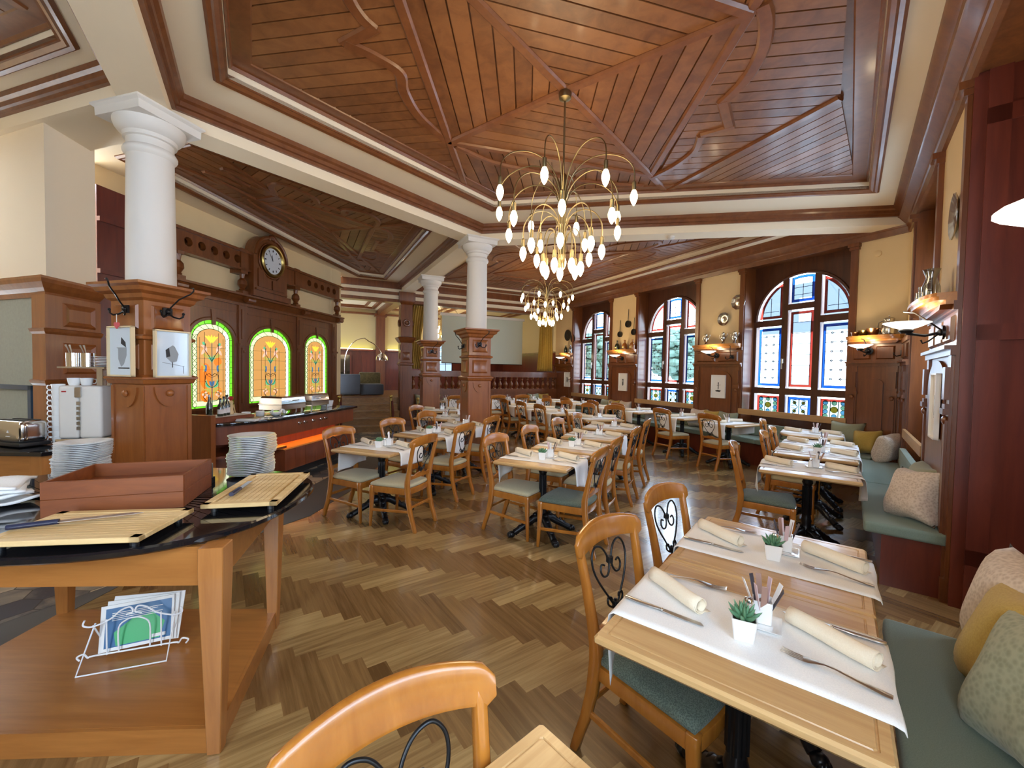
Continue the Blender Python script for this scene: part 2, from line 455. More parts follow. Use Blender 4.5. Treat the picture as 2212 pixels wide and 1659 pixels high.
# hexagon tiles around the buffet
TILE = wood('hex_tile', (.60, .50, .36), (.05, .06, .075), (3, 3, 3), rough=.35, tonegain=1.0, bump=.02)
tp = cw([(-5.9, -1.0), (-2.7, 1.2), (-2.62, 2.9), (-2.02, 4.15), (-1.95, 5.1), (-2.1, 7.2), (-2.75, 10.3), (-5.9, 10.3)])
tl = MB(); tl.uses_tone = True
hr = .125
for i in range(-2, 60):
    for j in range(-8, 66):
        cx = -6.0 + i * hr * 1.5; cy = -1.0 + (j + (i % 2) / 2) * hr * 1.732
        if not (-5.9 < cx < -1.8 and -1 < cy < 10.4): continue
        h_ = [(cx + hr * .965 * math.cos(R(60 * k)), cy + hr * .965 * math.sin(R(60 * k))) for k in range(6)]
        p_ = cw(h_)
        for e in range(len(tp)):
            if len(p_) < 3: break
            p_ = clip(p_, tp[e], tp[(e + 1) % len(tp)])
        if len(p_) < 3: continue
        dist = -1.95 - cx + max(0, cy - 5.5) * .35 + (max(0, 2.6 - cy) * -.2)
        u_ = random.random()
        if dist < .62: tl.t = .28 + .2 * u_
        elif dist < .95: tl.t = random.choice((.32, .18, -.02, -.2))
        else: tl.t = random.choice((-.35, -.25, -.12, .02, -.3, .1))
        tl.add([(p[0], p[1], .006) for p in p_], [tuple(range(len(p_)))])
o = tl.build('floor_tiles', TILE, smooth=0); struct(o)
gr = MB(); gr.prism(tp, .0005, .004); o = gr.build('floor_grout', plain('grout', (.11, .10, .09), .8), smooth=0); struct(o)

# ------------------------------------------------------------------ ceiling bays, beams and coffers
ZS, ZM, ZF, ZP = 3.52, 3.62, 3.745, 3.87
A0, A1, CW_ = (-2.86, 3.50), (-.515, 6.50), v2(PW(2.63))
D4 = (-.06, -.98)
BAY1 = [A0, A1, CW_, D4]
P0, P1, P2, P3, P5 = (-3.09, 3.69), (-.794, 6.63), (-3.0, 11.03), (-4.20, 10.42), (-4.78, 4.24)
BAY2 = [P5, P3, P2, P1, P0]
Q0, Q1, Q2, Q3 = (-.55, 6.81), (5.035, 5.824), (1.417, 13.18), (-2.74, 11.17)
BAY3 = [Q0, Q3, Q2, Q1]
R0, R1, R2, R3 = (-3.03, 3.2), (-5.6, 4.03), (-5.6, -1.6), (-.05, -1.6)
BAY4 = [R0, R3, R2, R1]
MOULD = [(0, ZM), (.03, ZM), (.035, ZM + .03), (.055, ZM + .035), (.06, ZM + .07), (.085, ZM + .085), (.09, ZF), (0, ZF)]
FRAMEP = [(0, ZF + .03), (0, ZF - .012), (.02, ZF - .03), (.045, ZF - .022), (.06, ZF - .03), (.085, ZF - .012), (.10, ZF - .015), (.10, ZF + .03)]
CORN = [(0, 3.42), (.03, 3.42), (.045, 3.49), (.055, 3.50), (.06, 3.53), (.12, 3.60), (.135, 3.61), (.14, 3.655), (.19, 3.71), (.20, ZF), (0, ZF)]
def boards(mb, poly, head, wd=.135, z=ZP, th=.02):
    """tongue and groove boards that fill a convex polygon, grain direction given as heading"""
    poly = cw(poly); d = hd(head); n_ = hd(head + 90)
    ps = [p[0] * n_.x + p[1] * n_.y for p in poly]; qs = [p[0] * d.x + p[1] * d.y for p in poly]
    a = math.floor(min(ps) / wd) * wd
    while a < max(ps):
        r = [(n_.x * s_ + d.x * t_, n_.y * s_ + d.y * t_) for s_, t_ in ((a + .006, min(qs) - 1), (a + .006, max(qs) + 1), (a + wd - .006, max(qs) + 1), (a + wd - .006, min(qs) - 1))]
        r = cw(r)
        for e in range(len(poly)):
            if len(r) < 3: break
            r = clip(r, poly[e], poly[(e + 1) % len(poly)])
        if len(r) >= 3:
            mb.t = random.gauss(0, .16); mb.prism(r, z - th, z)
        a += wd
BN = [0]
def batten(mb, pts, wd=.085, z=ZP, h=.045):
    BN[0] += 1; h -= .0015 * (BN[0] % 7)
    for s_ in (1,):
        prof = [(-wd / 2, z), (-wd / 2, z - h * .6), (-wd / 2 + .015, z - h), (wd / 2 - .015, z - h), (wd / 2, z - h * .6), (wd / 2, z)]
        mb.sweep(pts, prof)
def smooth_pts(pts, n=6):
    P = [Vector((p[0], p[1], 0)) for p in pts]; out = []
    for i in range(len(P) - 1):
        p0, p1, p2, p3 = P[max(i - 1, 0)], P[i], P[i + 1], P[min(i + 2, len(P) - 1)]
        for k in range(n):
            t = k / n
            out.append(v2(.5 * ((2 * p1) + (p2 - p0) * t + (2 * p0 - 5 * p1 + 4 * p2 - p3) * t * t + (3 * p1 - p0 - 3 * p2 + p3) * t ** 3)))
    out.append(v2(P[-1])); return out
def bay(idx, poly, fr, main=False, heads=None):
    f2 = inset(fr, .10)
    b = MB(); n = len(poly)
    vs = [(p[0], p[1], ZF) for p in poly] + [(p[0], p[1], ZF) for p in fr] + [(p[0], p[1], ZF) for p in f2] + [(p[0], p[1], ZP + .01) for p in f2]
    fs = []
    for i in range(n):
        j = (i + 1) % n
        for k in range(3): fs.append((k * n + i, k * n + j, (k + 1) * n + j, (k + 1) * n + i))
    b.add(vs, fs); b.prism(poly, ZP + .03, ZP + .06)
    struct(b.build('ceiling', CEILP, smooth=0))
    t = MB(); t.sweep(fr, FRAMEP, closed=True)
    t.sweep(f2, [(.004, ZP - .05), (.02, ZP - .055), (.03, ZP - .03), (.15, ZP - .03), (.16, ZP - .015), (.16, ZP + .008), (.004, ZP + .008)], closed=True)
    struct(t.build('ceiling_frame_trim', CEILT, smooth=30))
    p_ = inset(f2, .14)
    pb = MB(); pb.uses_tone = True; bt = MB()
    pb.t = -.4; pb.prism(p_, ZP + .001, ZP + .008)
    if main:
        V1, V2, V3 = (-.69, 4.35), (1.60, 4.99), (1.50, 2.76); V4 = (-.79, 2.08)
        d0, d1, q = (1.93, 5.40), (2.72, 3.56), (1.42, 1.82); e_, m_ = (-.64, 5.42), (-.85, 1.28); ce = (.40, 3.53)
        pNL, pFL, pR, p4 = p_
        hB = 99.0
        for tri, hh in (((V1, V2, ce), 74.5), ((V2, V3, ce), 1.5), ((V3, V4, ce), 74.5), ((V4, V1, ce), 2.0)): boards(pb, tri, hh, .14)
        boards(pb, [e_, pFL, d0, V2, V1], 8, .13); boards(pb, [V2, d0, d1, q, V3], hB, .13)
        boards(pb, [d0, pR, d1], 156, .12); boards(pb, [e_, m_, pNL], hB, .13); boards(pb, [V4, V3, q, p4, m_], 8, .13)
        for s_ in ((V1, ce), (ce, V3), (V2, ce), (ce, V4), (V1, V2), (V2, V3), (V3, V4), (V4, V1), (d0, d1), (V2, d0), (V1, e_), (q, V3), (m_, V4)): batten(bt, s_)
        batten(bt, smooth_pts([(1.63, 5.02), (1.78, 4.76), (1.87, 4.43), (1.81, 4.14)]), .08)
        batten(bt, [(1.81, 4.14), (2.05, 3.97)], .08)
        batten(bt, [(2.03, 4.02), (1.76, 3.62)], .10)
        batten(bt, smooth_pts([(1.77, 3.65), (1.81, 3.36), (1.76, 3.06), (1.65, 2.83), (1.54, 2.69)]), .10)
        batten(bt, smooth_pts([(-.71, 4.33), (-.91, 3.91), (-.96, 3.57), (-.94, 3.35), (-1.1, 3.17), (-1.25, 3.06)]), .10)
        batten(bt, [(-1.27, 3.08), (-.98, 2.92)], .10)
        batten(bt, smooth_pts([(-1.0, 2.94), (-1.06, 2.83), (-1.08, 2.66), (-1.0, 2.4), (-.84, 2.15)]), .09)
        batten(bt, smooth_pts([(-.63, 4.41), (-.28, 4.72), (.19, 4.92), (.83, 5.16), (1.59, 5.25)]), .07)
    else:
        cx, cy = sum(p[0] for p in p_) / len(p_), sum(p[1] for p in p_) / len(p_)
        if len(p_) > 4: q4 = [p_[0], p_[1], p_[2], p_[3]] if len(p_) == 4 else [p_[0], p_[1], p_[2], p_[3]]
        V = [(cx + (p[0] - cx) * .52, cy + (p[1] - cy) * .52) for p in p_]; n = len(V); ce = (cx, cy)
        for i in range(n):
            j = (i + 1) % n
            hh = math.degrees(math.atan2(V[j][0] - V[i][0], V[j][1] - V[i][1]))
            boards(pb, [V[i], V[j], ce], hh, .14); boards(pb, [p_[i], p_[j], V[j], V[i]], hh + 90, .13)
            batten(bt, [V[i], ce]); batten(bt, [V[i], V[j]]); batten(bt, [p_[i], V[i]])
            a_, b_ = Vector((*V[i], 0)), Vector((*V[j], 0)); pa, pb_ = Vector((*p_[i], 0)), Vector((*p_[j], 0))
            f_ = lambda s_, t_: v2((a_.lerp(b_, s_)).lerp(pa.lerp(pb_, s_), t_))
            batten(bt, smooth_pts([f_(0, .05), f_(.12, .42), f_(.25, .62), f_(.38, .5), f_(.40, .30)]), .09)
            batten(bt, smooth_pts([f_(1, .05), f_(.88, .42), f_(.75, .62), f_(.62, .5), f_(.60, .30)]), .09)
            batten(bt, [f_(.36, .30), f_(.64, .30)], .08)
    struct(pb.build('ceiling_panel', CEILW, smooth=0)); struct(bt.build('ceiling_batten_trim', CEILT, smooth=30))
F1 = [(-2.38, 3.31), (-.33, 5.86), (4.38, 5.06), (-.06, -.396)]
bay(1, BAY1, F1, True)
bay(2, BAY2, inset(BAY2, [.42, .45, .42, .45, .42]))
bay(3, BAY3, inset(BAY3, [.42, .45, .42, .5]))
bay(4, BAY4, inset(BAY4, [.17, .3, .3, .2]))
for nm, q in (('A', [A0, A1, P1, P0]), ('B', [A1, CW_, Q1, Q0]), ('M', [P1, Q0, Q3, P2]), ('D', [A0, R0, R3, D4]), ('L', [R0, A0, P0, P5, R1])):
    b = MB(); b.prism(q, ZS, ZF + .1); struct(b.build('ceiling_beam', CEILP, smooth=0))
b = MB(); b.prism([A1, Q0, P1], ZS, ZF + .1); struct(b.build('ceiling_beam', CEILP, smooth=0))
def mould(path, prof=MOULD, mat=MAHOGH): b = MB(); b.sweep(path, prof); return struct(b.build('ceiling_moulding_trim', mat, smooth=30))
mould([D4, A0, A1, CW_]); mould([P3, P2, P1, P0, P5]); mould([Q1, Q0, Q3, Q2]); mould([R1, R0, R3])
# wooden cornice along the bench wall and the window wall
mould([v2(PW(11.3)), v2(PW(2.63)), v2(PC(-.4))], CORN)

# ------------------------------------------------------------------ walls with window openings
WIN_W = 1.63
def arch_plate(mb, x0, x1, z0, z1, cz, r, y0, y1, m=0, n=24):
    """rectangle with a half-round hole whose springing is at cz"""
    cx = (x0 + x1) / 2
    pts = [(cx + r * math.cos(PI * i / n), cz + r * math.sin(PI * i / n)) for i in range(n + 1)]
    for i in range(n):
        a, b = pts[i], pts[i + 1]
        def up(p):
            ang = math.atan2(p[1] - cz, p[0] - cx)
            tx = ((x1 - cx) / abs(math.cos(ang))) if abs(math.cos(ang)) > 1e-6 else 1e9
            tz = ((z1 - cz) / math.sin(ang)) if math.sin(ang) > 1e-6 else 1e9
            t_ = min(tx, tz); return (cx + t_ * math.cos(ang), cz + t_ * math.sin(ang))
        ua, ub = up(a), up(b)
        poly = [a, b, ub, ua]
        if abs(ua[0] - ub[0]) > 1e-6 and abs(ua[1] - ub[1]) > 1e-6: poly = [a, b, ub, ((x1 if ua[0] > cx else x0), z1), ua]
        mb.plate(poly, y0, y1, m)
LED = []
def window(idx, M, wd=WIN_W, cols=('blue', 'red', 'blue'), detail=True):
    """M: frame with x along the wall, y into the room, origin at the middle of the opening on the floor"""
    root = bpy.data.objects.new('window_%d' % idx, None); C.objects.link(root); root['kind'] = 'structure'
    root.matrix_world = M
    d = -.30; hw = wd / 2 - .03; r = hw - .03; CZ = 2.47; zt = 3.46
    f = MB()
    f.bb(-wd / 2, wd / 2, d - .12, d + .05, 0, .74)                      # apron
    arch_plate(f, -wd / 2, wd / 2, CZ, zt, CZ, r, d - .06, d + .04)
    for sx in (-1, 1): f.bb(sx * (r + .0) if sx > 0 else -wd / 2, wd / 2 if sx > 0 else -r, d - .06, d + .04, .74, CZ)
    ring = [(r * math.cos(PI * i / 24), CZ + r * math.sin(PI * i / 24)) for i in range(25)]
    f.tube([(x, d + .05, z) for x, z in ring], .028, 6)
    mw = .10; x1 = r / 3 + .0; xs = [-r, -x1, x1, r]
    for x in (-x1, x1): f.bb(x - mw / 2, x + mw / 2, d - .06, d + .055, .74, CZ + math.sqrt(r * r - x * x) + .02)
    f.bb(-r, r, d - .06, d + .06, 1.18, 1.29); f.bb(-r, r, d - .06, d + .05, .74, .80)
    for a, b_ in ((-r, -x1), (x1, r)): f.bb(a, b_, d - .06, d + .055, 2.37, 2.48)
    f.bb(-x1, x1, d - .06, d + .055, 2.62, 2.72)
    fr = f.build('window_frame', DARKW, root, smooth=30)
    hn = MB(); hn.bb(x1 - .01, x1 + .03, d + .055, d + .075, 1.72, 1.80); hn.bb(x1, x1 + .018, d + .075, d + .09, 1.62, 1.79)
    hn.build('window_handle', STEEL, root)
    B = {'blue': G_BLUE, 'red': G_RED}
    def glass(poly, border, inner=G_CLEAR, leads=(), roundels=()):
        n = len(poly); cx = sum(p[0] for p in poly) / n; cz = sum(p[1] for p in poly) / n
        ip = inset(cw(poly), .042); op = cw(poly)
        g = MB()
        for i in range(len(op)):
            j = (i + 1) % len(op)
            g.add([(op[i][0], d, op[i][1]), (op[j][0], d, op[j][1]), (ip[j][0], d, ip[j][1]), (ip[i][0], d, ip[i][1])], [(0, 1, 2, 3)], 0)
        g.add([(p[0], d, p[1]) for p in ip], [tuple(range(len(ip)))], 1)
        for i in range(len(ip)):
            a, b_ = ip[i], ip[(i + 1) % len(ip)]; g.bar((a[0], d + .003, a[1]), (b_[0], d + .003, b_[1]), .006, .006, 2)
        for a, b_ in leads: g.bar((a[0], d + .003, a[1]), (b_[0], d + .003, b_[1]), .009, .009, 2)
        for (x, z, rr, mi) in roundels:
            g.plate([(x + rr * math.cos(2 * PI * k / 16), z + rr * math.sin(2 * PI * k / 16)) for k in range(16)], d + .001, d + .004, mi)
            g.tube([(x + rr * math.cos(2 * PI * k / 16), d + .004, z + rr * math.sin(2 * PI * k / 16)) for k in range(16)], .004, 5, closed=True, m=2)
        g.build('window_pane', [border, inner, LEAD, G_PALE, G_YEL, G_GRN], root, smooth=0)
    def rect(a, b_, z0, z1): return [(a, z0), (b_, z0), (b_, z1), (a, z1)]
    def grid_leads(a, b_, z0, z1, nx, nz, dia=True):
        out = []
        for k in range(1, nz): out.append(((a + .035, z0 + (z1 - z0) * k / nz), (b_ - .035, z0 + (z1 - z0) * k / nz)))
        if detail and dia:
            for k in range(1, nz):
                for i in range(1, nx):
                    x = a + (b_ - a) * i / nx; z = z0 + (z1 - z0) * k / nz; q = .018
                    P = [(x - q, z), (x, z + q), (x + q, z), (x, z - q)]
                    out += [(P[t], P[(t + 1) % 4]) for t in range(4)]
        return out
    g_ = mw / 2; sp = [(-r + .035, -x1 - g_ - .02), (-x1 + g_ + .02, x1 - g_ - .02), (x1 + g_ + .02, r - .035)]
    for k, (a, b_) in enumerate(sp):
        bl = B[cols[k]]; top = 2.62 if k == 1 else 2.37
        zz0, zz1 = 1.29 + .03, top - .03
        glass(rect(a, b_, zz0, zz1), bl, leads=grid_leads(a, b_, zz0, zz1, 3 if k != 1 else 2, 7, k != 1))
        u0 = 2.75 if k == 1 else 2.51; rr = r - .035
        xs_ = [b_ + (a - b_) * i / 10 for i in range(11)]
        poly = [(a, u0), (b_, u0)] + [(x, max(u0 + .01, CZ + math.sqrt(max(0, rr * rr - x * x)))) for x in xs_]
        poly = [p for i, p in enumerate(poly) if i == 0 or math.dist(p, poly[i - 1]) > .012]
        glass(poly, B['red' if k != 1 else 'blue'], leads=[((a + .035, u0 + .12), (b_ - .035, u0 + .12)), ((a + .035, u0 + .24), (b_ - .035, u0 + .24)), (((a + b_) / 2, u0 + .03), ((a + b_) / 2, u0 + .3))] if k == 1 else [((a + .06, u0 + .12), (b_ - .06, u0 + .12)), (((a + b_) / 2, u0 + .03), ((a + b_) / 2, u0 + .36))])
        z0, z1 = .82, 1.15
        rd = []
        if k != 1:
            for i in range(3):
                for j in range(4):
                    if i == 1 and j in (1, 2): continue
                    rd.append((a + .075 + (b_ - a - .15) * i / 2, z0 + .06 + (z1 - z0 - .12) * j / 3, .036, 3 if (i + j) % 2 else 1))
            rd.append(((a + b_) / 2, (z0 + z1) / 2, .05, 4))
            glass(rect(a, b_, z0, z1), G_RED, G_GRN, [((a + (b_ - a) * t, z0 + .03), (a + (b_ - a) * t, z1 - .03)) for t in (.36, .64)], rd)
        else:
            cx_, cz_ = (a + b_) / 2, (z0 + z1) / 2
            ld = [((cx_, z0 + .03), (cx_, z1 - .03))]
            for sx in (-1, 1):
                for sz in (-1, 1):
                    ld += [((cx_ + sx * .02, cz_), (cx_ + sx * .1, cz_ + sz * .11)), ((cx_ + sx * .1, cz_ + sz * .11), (cx_ + sx * .04, cz_ + sz * .12)), ((cx_ + sx * .05, cz_ + sz * .03), (cx_ + sx * .12, cz_ + sz * .02))]
                    rd.append((cx_ + sx * .07, cz_ + sz * .07, .028, 4))
            glass(rect(a, b_, z0, z1), G_BLUE, G_PALE, ld, rd)
    # daylight sampling helper at the opening
    pd = bpy.data.lights.new('window_portal', 'AREA'); pd.shape = 'RECTANGLE'; pd.size = wd; pd.size_y = 2.6
    pd.cycles.is_portal = True
    po = bpy.data.objects.new('window_portal', pd); C.objects.link(po)
    po.matrix_world = M @ Matrix.Translation((0, -.62, 2.0)) @ Matrix.Rotation(R(90), 4, 'X')
    return root
def wainscot(M, x0, x1, arched=True, top=2.02):
    """panelled mahogany dado on one pier"""
    b = MB(M); b.bb(x0, x1, 0, .03, 0, top); wd = x1 - x0; cx = (x0 + x1) / 2
    b.bb(x0, x1, .03, .05, 0, .16); b.bb(x0, x1, .03, .055, 1.66, 1.70); b.bb(x0, x1, .03, .085, 1.70, 1.725); b.bb(x0, x1, .03, .05, 1.96, top)
    for sx in (-1, 1):
        xc = cx + sx * (wd / 2 - .09)
        b.bb(xc - .05, xc + .05, .03, .045, .16, 1.66)
        b.bb(xc - .032, xc + .032, .045, .058, .25, 1.22)
        b.bb(xc - .065, xc + .065, .045, .075, 1.26, 1.30); b.bb(xc - .055, xc + .055, .045, .065, 1.30, 1.33)
        b.bb(xc - .045, xc + .045, .045, .07, 1.36, 1.58)
        b.ball((xc, .055, 1.22), (.03, .02, .03), 8, 6)
    n = 2 if wd < 1.05 else 3
    for i in range(n):
        a = x0 + .05 + (wd - .1) * i / n; e = x0 + .05 + (wd - .1) * (i + 1) / n
        b.sections([[(a + .03, .03, 1.755), (e - .03, .03, 1.755), (e - .03, .03, 1.935), (a + .03, .03, 1.935)], [(a + .045, .05, 1.77), (e - .045, .05, 1.77), (e - .045, .05, 1.92), (a + .045, .05, 1.92)]])
    hw = wd / 2 - .19
    pts = [(cx - hw, .3), (cx + hw, .3), (cx + hw, 1.42)] + [(cx + hw * math.cos(PI * i / 12), 1.42 + hw * .55 * math.sin(PI * i / 12)) for i in range(1, 12)] + [(cx - hw, 1.42)]
    b.plate(pts, .03, .05)
    return struct(b.build('wall_panelling', MAHOG, smooth=30, bevel=0))
def pier(M, x0, x1, depth=.42, side='wall_right', reveal=(True, True)):
    b = MB(M); b.bb(x0, x1, -depth, 0, 0, 3.6); struct(b.build(side, PLASTER, smooth=0))
    t = MB(M)
    for k, (x, s_) in enumerate(((x0, -1), (x1, 1))):
        if not reveal[k]: continue
        t.bb(min(x, x - s_ * .02) - (.0), max(x, x - s_ * .02), -depth, .012, 0, 3.44) if False else None
        t.bb(x - .012 if s_ < 0 else x, x if s_ < 0 else x + .012, -depth, .012, 0, 3.44)     # reveal lining
        a, e = (x, x + .085) if s_ < 0 else (x - .085, x)
        t.bb(a, e, 0, .035, 2.02, 3.33); t.bb(a - .015, e + .015, 0, .055, 3.33, 3.37); t.bb(a - .025, e + .025, 0, .08, 3.37, 3.42)
    struct(t.build('wall_pilaster_trim', MAHOG, smooth=30))
FW = frame(PW(0), AW)      # x = v
FC = frame(PC(0), AC)      # x = u
WC = [4.10, 6.77, 9.45]
hwn = WIN_W / 2
edges = [2.63] + [q for c in WC for q in (c - hwn, c + hwn)] + [11.35]
WPIER = [(edges[0], edges[1]), (edges[2], edges[3]), (edges[4], edges[5]), (edges[6], edges[7])]
for i, (a, e) in enumerate(WPIER):
    pier(FW, a, e, reveal=(i > 0, i < 3)); wainscot(FW, a + (.02 if i == 0 else 0), e)
for i, c in enumerate(WC):
    window(i + 1, FW @ Matrix.Translation((c, 0, 0)))
b = MB(FW)
for c in WC: b.bb(c - hwn - .02, c + hwn + .02, -.42, -.0, 3.44, 3.7)
struct(b.build('wall_lintel', MAHOG, smooth=0))
# bench wall: pier between two recesses, window beside the corner
CPIER = [(3.96, 5.14), (6.77, 7.54)]
pier(FC, 3.96, 5.14, .55, 'wall_front'); wainscot(FC, 3.96, 5.14); pier(FC, 6.77, 7.56, .55, 'wall_front', (True, False)); wainscot(FC, 6.77, 7.5)
window(4, FC @ Matrix.Translation((5.955, -.1, 0)))
pier(FC, .9, 2.45, .55, 'wall_front')
b = MB(FC); b.bb(5.1, 6.8, -.55, 0, 3.44, 3.7); b.bb(2.4, 4.0, -1.6, 0, 3.44, 3.7); b.bb(-2.2, 1.0, -.55, 0, 3.44, 3.7)
struct(b.build('wall_lintel', MAHOG, smooth=0))
# deep door recess in dark red wood
b = MB(FC); b.bb(3.93, 3.96, -1.6, .012, 0, 3.44); b.bb(2.45, 2.48, -1.6, .012, 0, 3.44)
for z in (.3, 1.75, 3.1): b.bb(3.915, 3.93, -1.55, -.05, z, z + .1)
for y in (-1.55, -.85, -.15): b.bb(3.915, 3.93, y, y + .1, 0, 3.44)
struct(b.build('wall_recess_panelling', REDW, smooth=0))
window(5, FC @ Matrix.Translation((3.2, -1.25, 0)), 1.47)
# unseen room behind the camera, back wall opening added for fill daylight
b = MB(FC); b.bb(-2.2, -1.6, -.55, 0, 0, 3.6); struct(b.build('wall_front', PLASTER, smooth=0))
window(6, FC @ Matrix.Translation((-.35, -.1, 0)), 2.3)
b = MB(); b.bb(-5.9, -1.9, -2.0, -1.6, 0, 3.8); b.bb(-.3, .2, -2.0, -1.6, 0, 3.8); b.bb(-5.9, .2, -2.0, -1.6, 3.2, 3.8); b.bb(-5.9, .2, -2.0, -1.6, 0, .8)
struct(b.build('wall_back', PLASTER, smooth=0))
for x, wd in ((-1.1, 1.6),):
    pd = bpy.data.lights.new('window_portal', 'AREA'); pd.shape = 'RECTANGLE'; pd.size = wd; pd.size_y = 2.4; pd.cycles.is_portal = True
    po = bpy.data.objects.new('window_portal', pd); C.objects.link(po); po.location = (x, -1.98, 2.0); po.rotation_euler = (R(90), 0, 0)
b = MB(); b.bb(-6.2, -5.9, -2, 4.1, 0, 3.8); struct(b.build('wall_far_left', PLASTER, smooth=0))
# ------------------------------------------------------------------ columns on wooden pedestals
def coat_hook(name_label, M, group='black iron coat hooks on the pedestals'):
    t = thing('coat_hook', name_label, 'coat hook', (0, 0, 0), 0, group); t.matrix_world = M
    b = MB(); b.bb(-.035, .035, 0, .012, -.03, .03); b.ball((0, .016, 0), (.02, .015, .02), 8, 6); b.build('backplate', IRON, t)
    pts = [(0, .012, .01), (-.01, .05, .05), (-.03, .09, .10), (-.055, .13, .13), (-.075, .155, .15), (-.09, .17, .18), (-.083, .175, .20), (-.068, .17, .195)]
    b = MB(); b.tube(pts, .006, 6); b.build('upper_arm', IRON, t)
    for sx in (-1, 1):
        b = MB(); b.tube([(0, .015, -.015), (sx * .03, .03, -.04), (sx * .06, .05, -.05), (sx * .08, .06, -.035), (sx * .085, .062, -.012)], .007, 6); b.ball((sx * .085, .062, -.008), .011, 8, 6); b.build('lower_hook', IRON, t)
    return t
def column(cx, cy, rot, label, s=1.0):
    root = thing('column', label, 'column', (cx, cy, 0), rot, None, 'structure')
    p = MB(); hs = .178
    p.sq([(.215, 0), (.215, .10), (.20, .13), (hs, .15), (hs, 2.0), (.20, 2.02), (.21, 2.05), (.245, 2.07), (.255, 2.10), (.28, 2.115), (.28, 2.135), (0.1, 2.135)])
    p.sq([(hs, 1.69), (.20, 1.70), (.205, 1.72), (hs, 1.735)]); p.sq([(hs, 1.34), (.195, 1.35), (.205, 1.38), (.215, 1.385), (.215, 1.40), (hs, 1.42)])
    p.build('pedestal', PEDW, root, smooth=0)
    for k in range(4):
        M = Matrix.Rotation(k * PI / 2, 4, 'Z'); d = MB(M)
        def raised(x0, x1, z0, z1, i=.03, h=.016): d.sections([[(x0, -hs, z0), (x1, -hs, z0), (x1, -hs, z1), (x0, -hs, z1)], [(x0 + i * .4, -hs - h, z0 + i * .4), (x1 - i * .4, -hs - h, z0 + i * .4), (x1 - i * .4, -hs - h, z1 - i * .4), (x0 + i * .4, -hs - h, z1 - i * .4)], [(x0 + i, -hs - h * .4, z0 + i), (x1 - i, -hs - h * .4, z0 + i), (x1 - i, -hs - h * .4, z1 - i), (x0 + i, -hs - h * .4, z1 - i)]])
        raised(-.125, .125, 1.78, 1.97); raised(-.125, .125, 1.46, 1.66, .055, .02)
        raised(-.15, -.045, .22, 1.30, .02, .01) if False else None
        d.plate([(-.11, 1.32)] + [(.11 * math.cos(PI + PI * i / 14), 1.32 + .16 * math.sin(PI + PI * i / 14)) for i in range(15)], -hs - .012, -hs)
        d.ball((0, -hs - .02, 1.27), (.028, .022, .028), 10, 6)
        d.bb(-hs, -hs + .03, -hs - .008, -hs, .16, 1.33); d.bb(hs - .03, hs, -hs - .008, -hs, .16, 1.33)
        d.build('pedestal_panel', PEDW, root, smooth=30)
    sh = MB(); sh.lathe([(.172, 2.13), (.172, 2.15), (.163, 2.16), (.160, 2.6), (.152, 3.20)], 36); sh.build('shaft', WHITE, root, smooth=50)
    c = MB(); c.lathe([(.152, 3.17), (.168, 3.185), (.176, 3.20), (.176, 3.215), (.166, 3.235), (.153, 3.245), (.153, 3.30), (.172, 3.305), (.176, 3.335), (.195, 3.345), (.222, 3.38), (.232, 3.41), (.232, 3.43)], 36)
    c.sq([(.235, 3.43), (.237, 3.49), (.258, 3.505), (.258, ZS)]); c.build('capital', WHITE, root, smooth=40)
    return root
COL1, COL2, COL3, POST = (-2.99, 3.445), (-.577, 6.53), (-1.82, 9.18), (-2.87, 11.1)
column(*COL1, 15.5, 'white round column on a wooden pedestal hung with two framed prints')
column(*COL2, HW, 'white round column on a wooden pedestal in the middle of the dining room')
column(*COL3, -22, 'white round column on a wooden pedestal behind the middle column')
def on_face(cx, cy, rot, k, x, z, off):   # k: 0 front (-y), 1 right(+x) ...
    return Matrix.Translation((cx, cy, 0)) @ Matrix.Rotation(-R(rot), 4, 'Z') @ Matrix.Rotation(k * PI / 2, 4, 'Z') @ Matrix.Translation((x, -off, z)) @ Matrix.Rotation(PI, 4, 'Z')
h1 = coat_hook('black iron coat hook above the print of a seated figure, with a pink heart hanging', on_face(*COL1, 15.5, 0, .02, 1.93, .195))
h2 = coat_hook('black iron coat hook above the glazed print of a perched bird', on_face(*COL1, 15.5, 1, -.02, 1.93, .195))
coat_hook('black iron coat hook on the front of the middle column pedestal', on_face(*COL2, HW, 0, -.02, 1.90, .195))
coat_hook('black iron coat hook on the side of the middle column pedestal facing the buffet', on_face(*COL2, HW, 3, -.02, 1.88, .195))
coat_hook('black iron coat hook on the pedestal behind the middle column', on_face(*COL3, -22, 0, 0, 1.90, .195))
